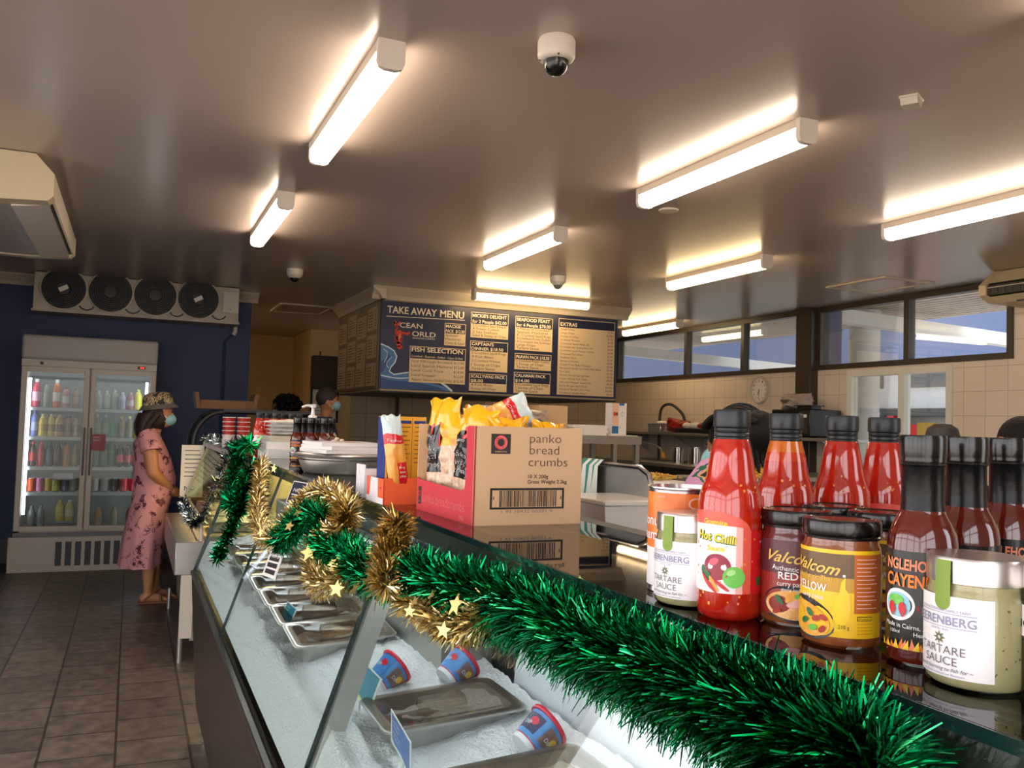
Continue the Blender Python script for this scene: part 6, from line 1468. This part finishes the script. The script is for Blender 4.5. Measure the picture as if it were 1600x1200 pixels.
# goods on the steel shelf
def stack(label0, x, y, w_, d_, n, z, th, m='paper', jit=.02, name='paper_sheet_stack', cat='paper', grp='paper stacks'):
    s = MB(); r_ = random.Random(int(x*100))
    for k in range(n):
        a = r_.uniform(-jit, jit); b_ = r_.uniform(-jit, jit); s.box(x-w_/2+a, x+w_/2+a, y-d_/2+b_, y+d_/2+b_, z+k*th, z+k*th+th*.92, m)
    return tag(s.build(name), label0, cat, grp)
for k in range(4):
    o = pbox('white_paper_pack', 'pack of white wrapping paper, %s on the steel shelf by the menu board' % ('lowest', 'second', 'third', 'topmost')[k], 'paper', 3.40-.01*k, 3.70+.012*(k % 2), 6.54, 6.86, SZ+.022*k, SZ+.0215+.022*k, 'paper', .02*k-.03, 'white paper packs')
pbox('white_paper_pack', 'loose flat white sheets in front of the boxed carton', 'paper', 3.72, 3.99, 6.52, 6.7, SZ, SZ+.008, 'paper', .12)
t = thing('glove_carton', 'white carton with blue and pink print standing on the steel shelf', 'carton', (3.90, 6.74, SZ), .12); b = MB().box(-.078, .078, -.05, .05, 0, .285, 'lbl_white', .001); Q = flat((-.078, -.0506, 0), (1, 0, 0), (0, 0, 1))
mat('carton_peach', (236, 196, 170), .5); b.rect(Q, 0, .07, .09, .285, 'carton_peach').rect(Q, .0, .07, .02, .085, 'carton_blue').rect(Q, .075, .13, .265, .285, 'carton_blue', .0002).disc(Q, .025, .19, .014, .02, 'lobster', .0003, 14).disc(Q, .05, .19, .01, .018, 'ink_brown', .0003, 12).ring(Q, .11, .19, .016, .018, 'ink_grey', .0003).text(Q, .085, .06, 'i', .05, 'ink_grey', .0003)
b.build('box', t)
o = pbox('kraft_carton', 'brown kraft carton standing on the steel shelf behind the panko box', 'carton', 3.08, 3.36, 6.62, 6.86, SZ, SZ+.24, 'kraft', .1)
o = pbox('kraft_carton', 'brown cardboard carton half hidden behind the grey plastic bag', 'carton', 2.72, 3.0, 6.68, 6.9, SZ, SZ+.25, 'kraft_dark', -.05)
film('poly', (206, 190, 180), .45, .2)
m_, q = pillow(.36, .2, .16, lambda u, v, f: 'poly', 71, 16, 16, crump=.7, pinch=.2); o = m_.build('plastic_bag', None, 60); o.location = (2.98, 6.58, SZ); tag(o, 'crumpled grey plastic bag behind the panko carton', 'bag')
t = thing('menu_holder', 'white holder of folded menus behind the snack pouch', 'holder', (2.62, 6.62, SZ), .1); b = MB().box(-.11, .11, -.05, .05, 0, .10, 'white').build('holder', t)
for k in range(5): MB().box(-.1+k*.042, -.066+k*.042, -.03, .03, .1, .22, 'paper').build('folded_menu', t)
# goods on the wall shelf
t = thing('steel_pan', 'small steel food pan on the wall shelf beside the white carton', 'pan', (6.02, 9.25, WZ)); MB().box(-.13, .13, -.14, .14, 0, .1, 'steel', .01).build('pan', t); MB().tube([(-.13, -.14, .1), (.13, -.14, .1), (.13, .14, .1), (-.13, .14, .1), (-.13, -.14, .1)], .008, 'steel', 6).build('rim', t)
g = MB()
for q in range(7): g.ball((6.02+.03*(q % 3)-.04, 9.2+.04*(q % 4)-.06, WZ+.11), (.04, .04, .03), 'paper', 8, 6)
tag(g.build('paper_wads'), 'white crumpled paper lying in the small steel pan', 'paper', kind='stuff')
m_, q = pillow(.5, .16, .12, lambda u, v, f: 'red_deep', 83, 14, 10, crump=.8, pinch=.1); o = m_.build('red_cloth', None, 60); o.location = (5.97, 8.84, WZ); o.rotation_euler = (0, -.1, PI/2); tag(o, 'red cloth bundle on the wall shelf', 'cloth')
t = thing('black_tray', 'black tray of mixed papers on the wall shelf left of the braided person', 'tray', (6.0, 8.35, WZ)); b = MB().box(-.14, .14, -.4, .4, 0, .06, 'black', .008).build('tray', t)
for q, (dy, r_) in enumerate(((-.3, .05), (-.16, .06), (0, .045), (.14, .06), (.3, .05))):
    o = MB().ball((0, 0, 0), (.07, .08, .045), 'paper' if q != 2 else 'red_deep', 10, 7).build('paper_wad'); o.location = (5.98, 8.35+dy, WZ+.085); tag(o, '%s crumpled bundle, %s along the black tray' % ('white' if q != 2 else 'red', ORD[q]), 'paper', 'bundles on the black tray')
t = thing('microwave_oven', 'black microwave oven on the wall shelf under the clock', 'microwave', (6.05, 6.78, WZ)); MB().box(-.19, .2, -.27, .27, .01, .27, 'black', .008).build('body', t); MB().box(-.198, -.19, -.14, .25, .04, .25, 'black_gloss').build('door', t); MB().box(-.197, -.19, -.25, -.16, .04, .25, 'dark_grey').box(-.2, -.197, -.24, -.17, .19, .22, 'paper').build('control_panel', t); MB().tube([(-.2, -.15, .06), (-.215, -.15, .08), (-.215, -.15, .22), (-.2, -.15, .24)], .006, 'mid_grey', 6).build('handle', t)
m_, q = pillow(.42, .16, .2, lambda u, v, f: 'poly', 95, 14, 12, crump=.8, pinch=.1); o = m_.build('plastic_bag', None, 60); o.location = (6.05, 6.9, WZ+.272); o.rotation_euler = (0, 0, PI/2); tag(o, 'pale plastic bag lying on top of the microwave', 'bag')
o = MB().box(-.06, .06, -.1, .1, 0, .03, 'black', .004).box(-.08, .08, -.12, .12, .03, .038, 'black').build('takeaway_container'); o.location = (5.95, 6.62, WZ+.271); tag(o, 'black takeaway container on top of the microwave', 'container')
t = thing('wall_clock', 'round white wall clock on the tiled wall', 'clock', (6.3, 7.76, 1.875)); R_ = Matrix.Rotation(-PI/2, 4, 'Y')
f = MB(); f.T = R_; f.lathe([(.15, 0), (.152, .03), (.145, .04), (.128, .036), (.126, .022)], 'off_white', 40, caps=False); f.build('rim', t); f = MB(); f.T = R_; f.lathe([(.127, .0), (.127, .02), (.001, .02)], 'paper', 40); f.build('dial', t)
Q = flat((-.0212, 0, 0), (0, -1, 0), (0, 0, 1)); h = MB()
for k in range(12):
    a = PI/2-k*PI/6-PI/6; h.text(Q, .1*math.cos(a), .1*math.sin(a)-.011, str(k+1), .03, 'ink', 0, 'C', .026 if k > 8 else .015)
h.build('numerals', t); h = MB(); h.stroke(Q, [(0, 0), (-.028, -.055)], .009, 'ink', .002).stroke(Q, [(.0, 0), (-.012, -.095)], .006, 'ink', .003).disc(Q, 0, 0, .008, .008, 'ink', .004, 12); h.build('hands', t)
# on the side bench
for q, (y, r_, h_, wd) in enumerate(((8.55, .075, .17, 'left'), (8.2, .085, .18, 'right'))):
    t = thing('steel_canister', 'shiny steel canister, the %s of two on the dark side bench' % wd, 'canister', (5.78, y, 1.03)); MB().lathe([(.001, 0), (r_, 0), (r_, h_), (r_*1.04, h_+.003), (r_*1.04, h_+.01), (r_*.96, h_+.01), (r_*.95, h_-.02), (.001, h_-.03)], 'chrome', 28).build('can', t)
tag(MB().tube(smoothpath([(6.1, 9.45, 1.03), (6.1, 9.45, 1.5), (6.1, 9.4, 1.68), (6.1, 9.2, 1.72), (6.1, 8.95, 1.6), (6.1, 8.88, 1.44)], 5), .018, 'dark_grey', 8).build('spray_hose'), 'dark curved spray hose in front of the tiled wall', 'hose')
tag(MB().tube(smoothpath([(5.9, 9.6, 1.03), (5.9, 9.6, 1.18), (5.85, 9.45, 1.24), (5.8, 9.0, 1.2), (5.8, 8.9, 1.12)], 5), .012, 'steel', 8).tube([(5.8, 8.9, 1.13), (5.79, 8.86, 1.07)], .022, 'gold_ink', 8).build('tap'), 'steel swan neck tap over the dark side bench', 'tap')
# white tubs on a prep table nearer the fish case
t = thing('prep_table', 'steel preparation table in the middle of the kitchen', 'table', (0, 0, 0)); MB().box(3.0, 4.6, 4.75, 5.4, .90, .94, 'steel_dull', .004).build('top', t)
for x in (3.05, 4.55):
    for y in (4.8, 5.35): MB().box(x-.02, x+.02, y-.02, y+.02, 0, .9, 'steel_dull').build('leg', t)
mat('chips', (226, 190, 90), .6, var=(30, .8, (200, 150, 60)))
t = thing('white_tub', 'white tub of yellow chips behind the orange can', 'tub', (3.22, 5.0, .94)); MB().box(-.13, .13, -.16, .16, 0, .14, 'white', .012).build('tub', t)
g = MB(); r_ = random.Random(8)
for q in range(60):
    a = Vector((r_.uniform(-.1, .1), r_.uniform(-.13, .13), .145+r_.random()*.03)); d_ = Vector((r_.uniform(-1, 1), r_.uniform(-1, 1), r_.uniform(-.3, .3))).normalized()*.03; g.tube([a-d_, a+d_], .006, 'chips', 5)
o = g.build('potato_chips'); o.location = (3.22, 5.0, .94); tag(o, 'yellow potato chips heaped in the white tub', 'chips', kind='stuff')
o = MB().box(-.2, .2, -.15, .15, 0, .16, 'mid_grey', .012).build('grey_tub'); o.location = (3.72, 5.1, .94); tag(o, 'grey tub on the preparation table beside the chips', 'tub')
o = MB().ball((0, 0, 0), (.16, .12, .09), mat('blue_cloth', (50, 84, 130), .8, bump=(9, .6)), 14, 10).build('blue_cloth'); o.location = (3.05, 5.28, 1.03); tag(o, 'crumpled blue cloth on the preparation table', 'cloth')
p = oX(1452, 690, 6.26); o = MB().box(-.012, .012, -.09, .10, -.3, .06, mat('card_yellow', (214, 196, 110), .7)).build('yellow_card'); o.location = (6.24, p.y, p.z+.1); tag(o, 'yellow card standing in the sliding window', 'card')

# ---------------------------------------------------------------- on the service bench right behind the glass top
t = thing('oven_tray', 'steel oven tray standing upright behind the glass top', 'tray', (1.0, 0, 0)); fr = MB(); rr = []
pts = [(1.93, 1.142), (1.93, 1.30), (1.915, 1.325), (1.89, 1.335), (1.62, 1.335), (1.585, 1.322), (1.572, 1.295), (1.572, 1.142)]
fr.tube([(0, y, z) for y, z in pts], .006, 'chrome', 8); fr.build('rim', t); MB().prism(pts, 0, .0, .004, 'steel').build('sheet', t)
mat('towel_green', (60, 140, 128), .9); mat('towel_white', (226, 234, 228), .9)
tw = MB(); n = 12; vs = []; fs = []; ms = []
for i in range(n+1):
    y = 1.875-.098*i/n; wv = .006*math.sin(i*1.7)
    for j, (x, z) in enumerate(((.975+wv, 1.19+.01*math.sin(i)), (.978+wv*.7, 1.26), (.984, 1.33), (1.0, 1.345), (1.016, 1.33), (1.022-wv, 1.25))): vs.append((x, y, z))
for i in range(n):
    for j in range(5): k = i*6+j; fs.append((k, k+1, k+7, k+6)); ms.append('towel_green' if i in (0, 1, 2, 5, 6, 9) else 'towel_white')
tag(tw.add(vs, fs, ms, True).build('tea_towel', sharp=180), 'green and white striped tea towel over the upright oven tray', 'towel')
film('tub_film', (226, 222, 214), .5, .2)
t = thing('plastic_tub', 'clear plastic tub with white lid behind the orange can', 'tub', (.935, 1.62, 1.1405), 0)
MB().prism([(-.06, 0), (.06, 0), (.07, .125), (-.07, .125)], 1, -.09, .09, 'tub_film').build('tub', t); MB().box(-.074, .074, -.094, .094, .122, .134, 'tub_film', .003).build('lid', t); MB().box(-.05, .05, -.07, .07, .004, .06, 'paper').build('contents', t)
film('clear_bag', (226, 230, 232), .3, .1)
m_, q = pillow(.15, .15, .09, lambda u, v, f: 'clear_bag', 103, 14, 14, crump=.9, pinch=.2); o = m_.build('plastic_bag', None, 60); o.location = (.86, 1.78, 1.142); o.rotation_euler = (0, 0, -PI/2+.4); tag(o, 'clear crumpled plastic bag behind the glass top by the panko carton', 'bag')
o = MB().ball((0, 0, 0), (.05, .06, .035), mat('blue_glove', (40, 90, 160), .5), 14, 9).build('blue_pouch'); o.location = (.85, 1.70, 1.178); tag(o, 'small blue pouch behind the corner of the panko carton', 'pouch')
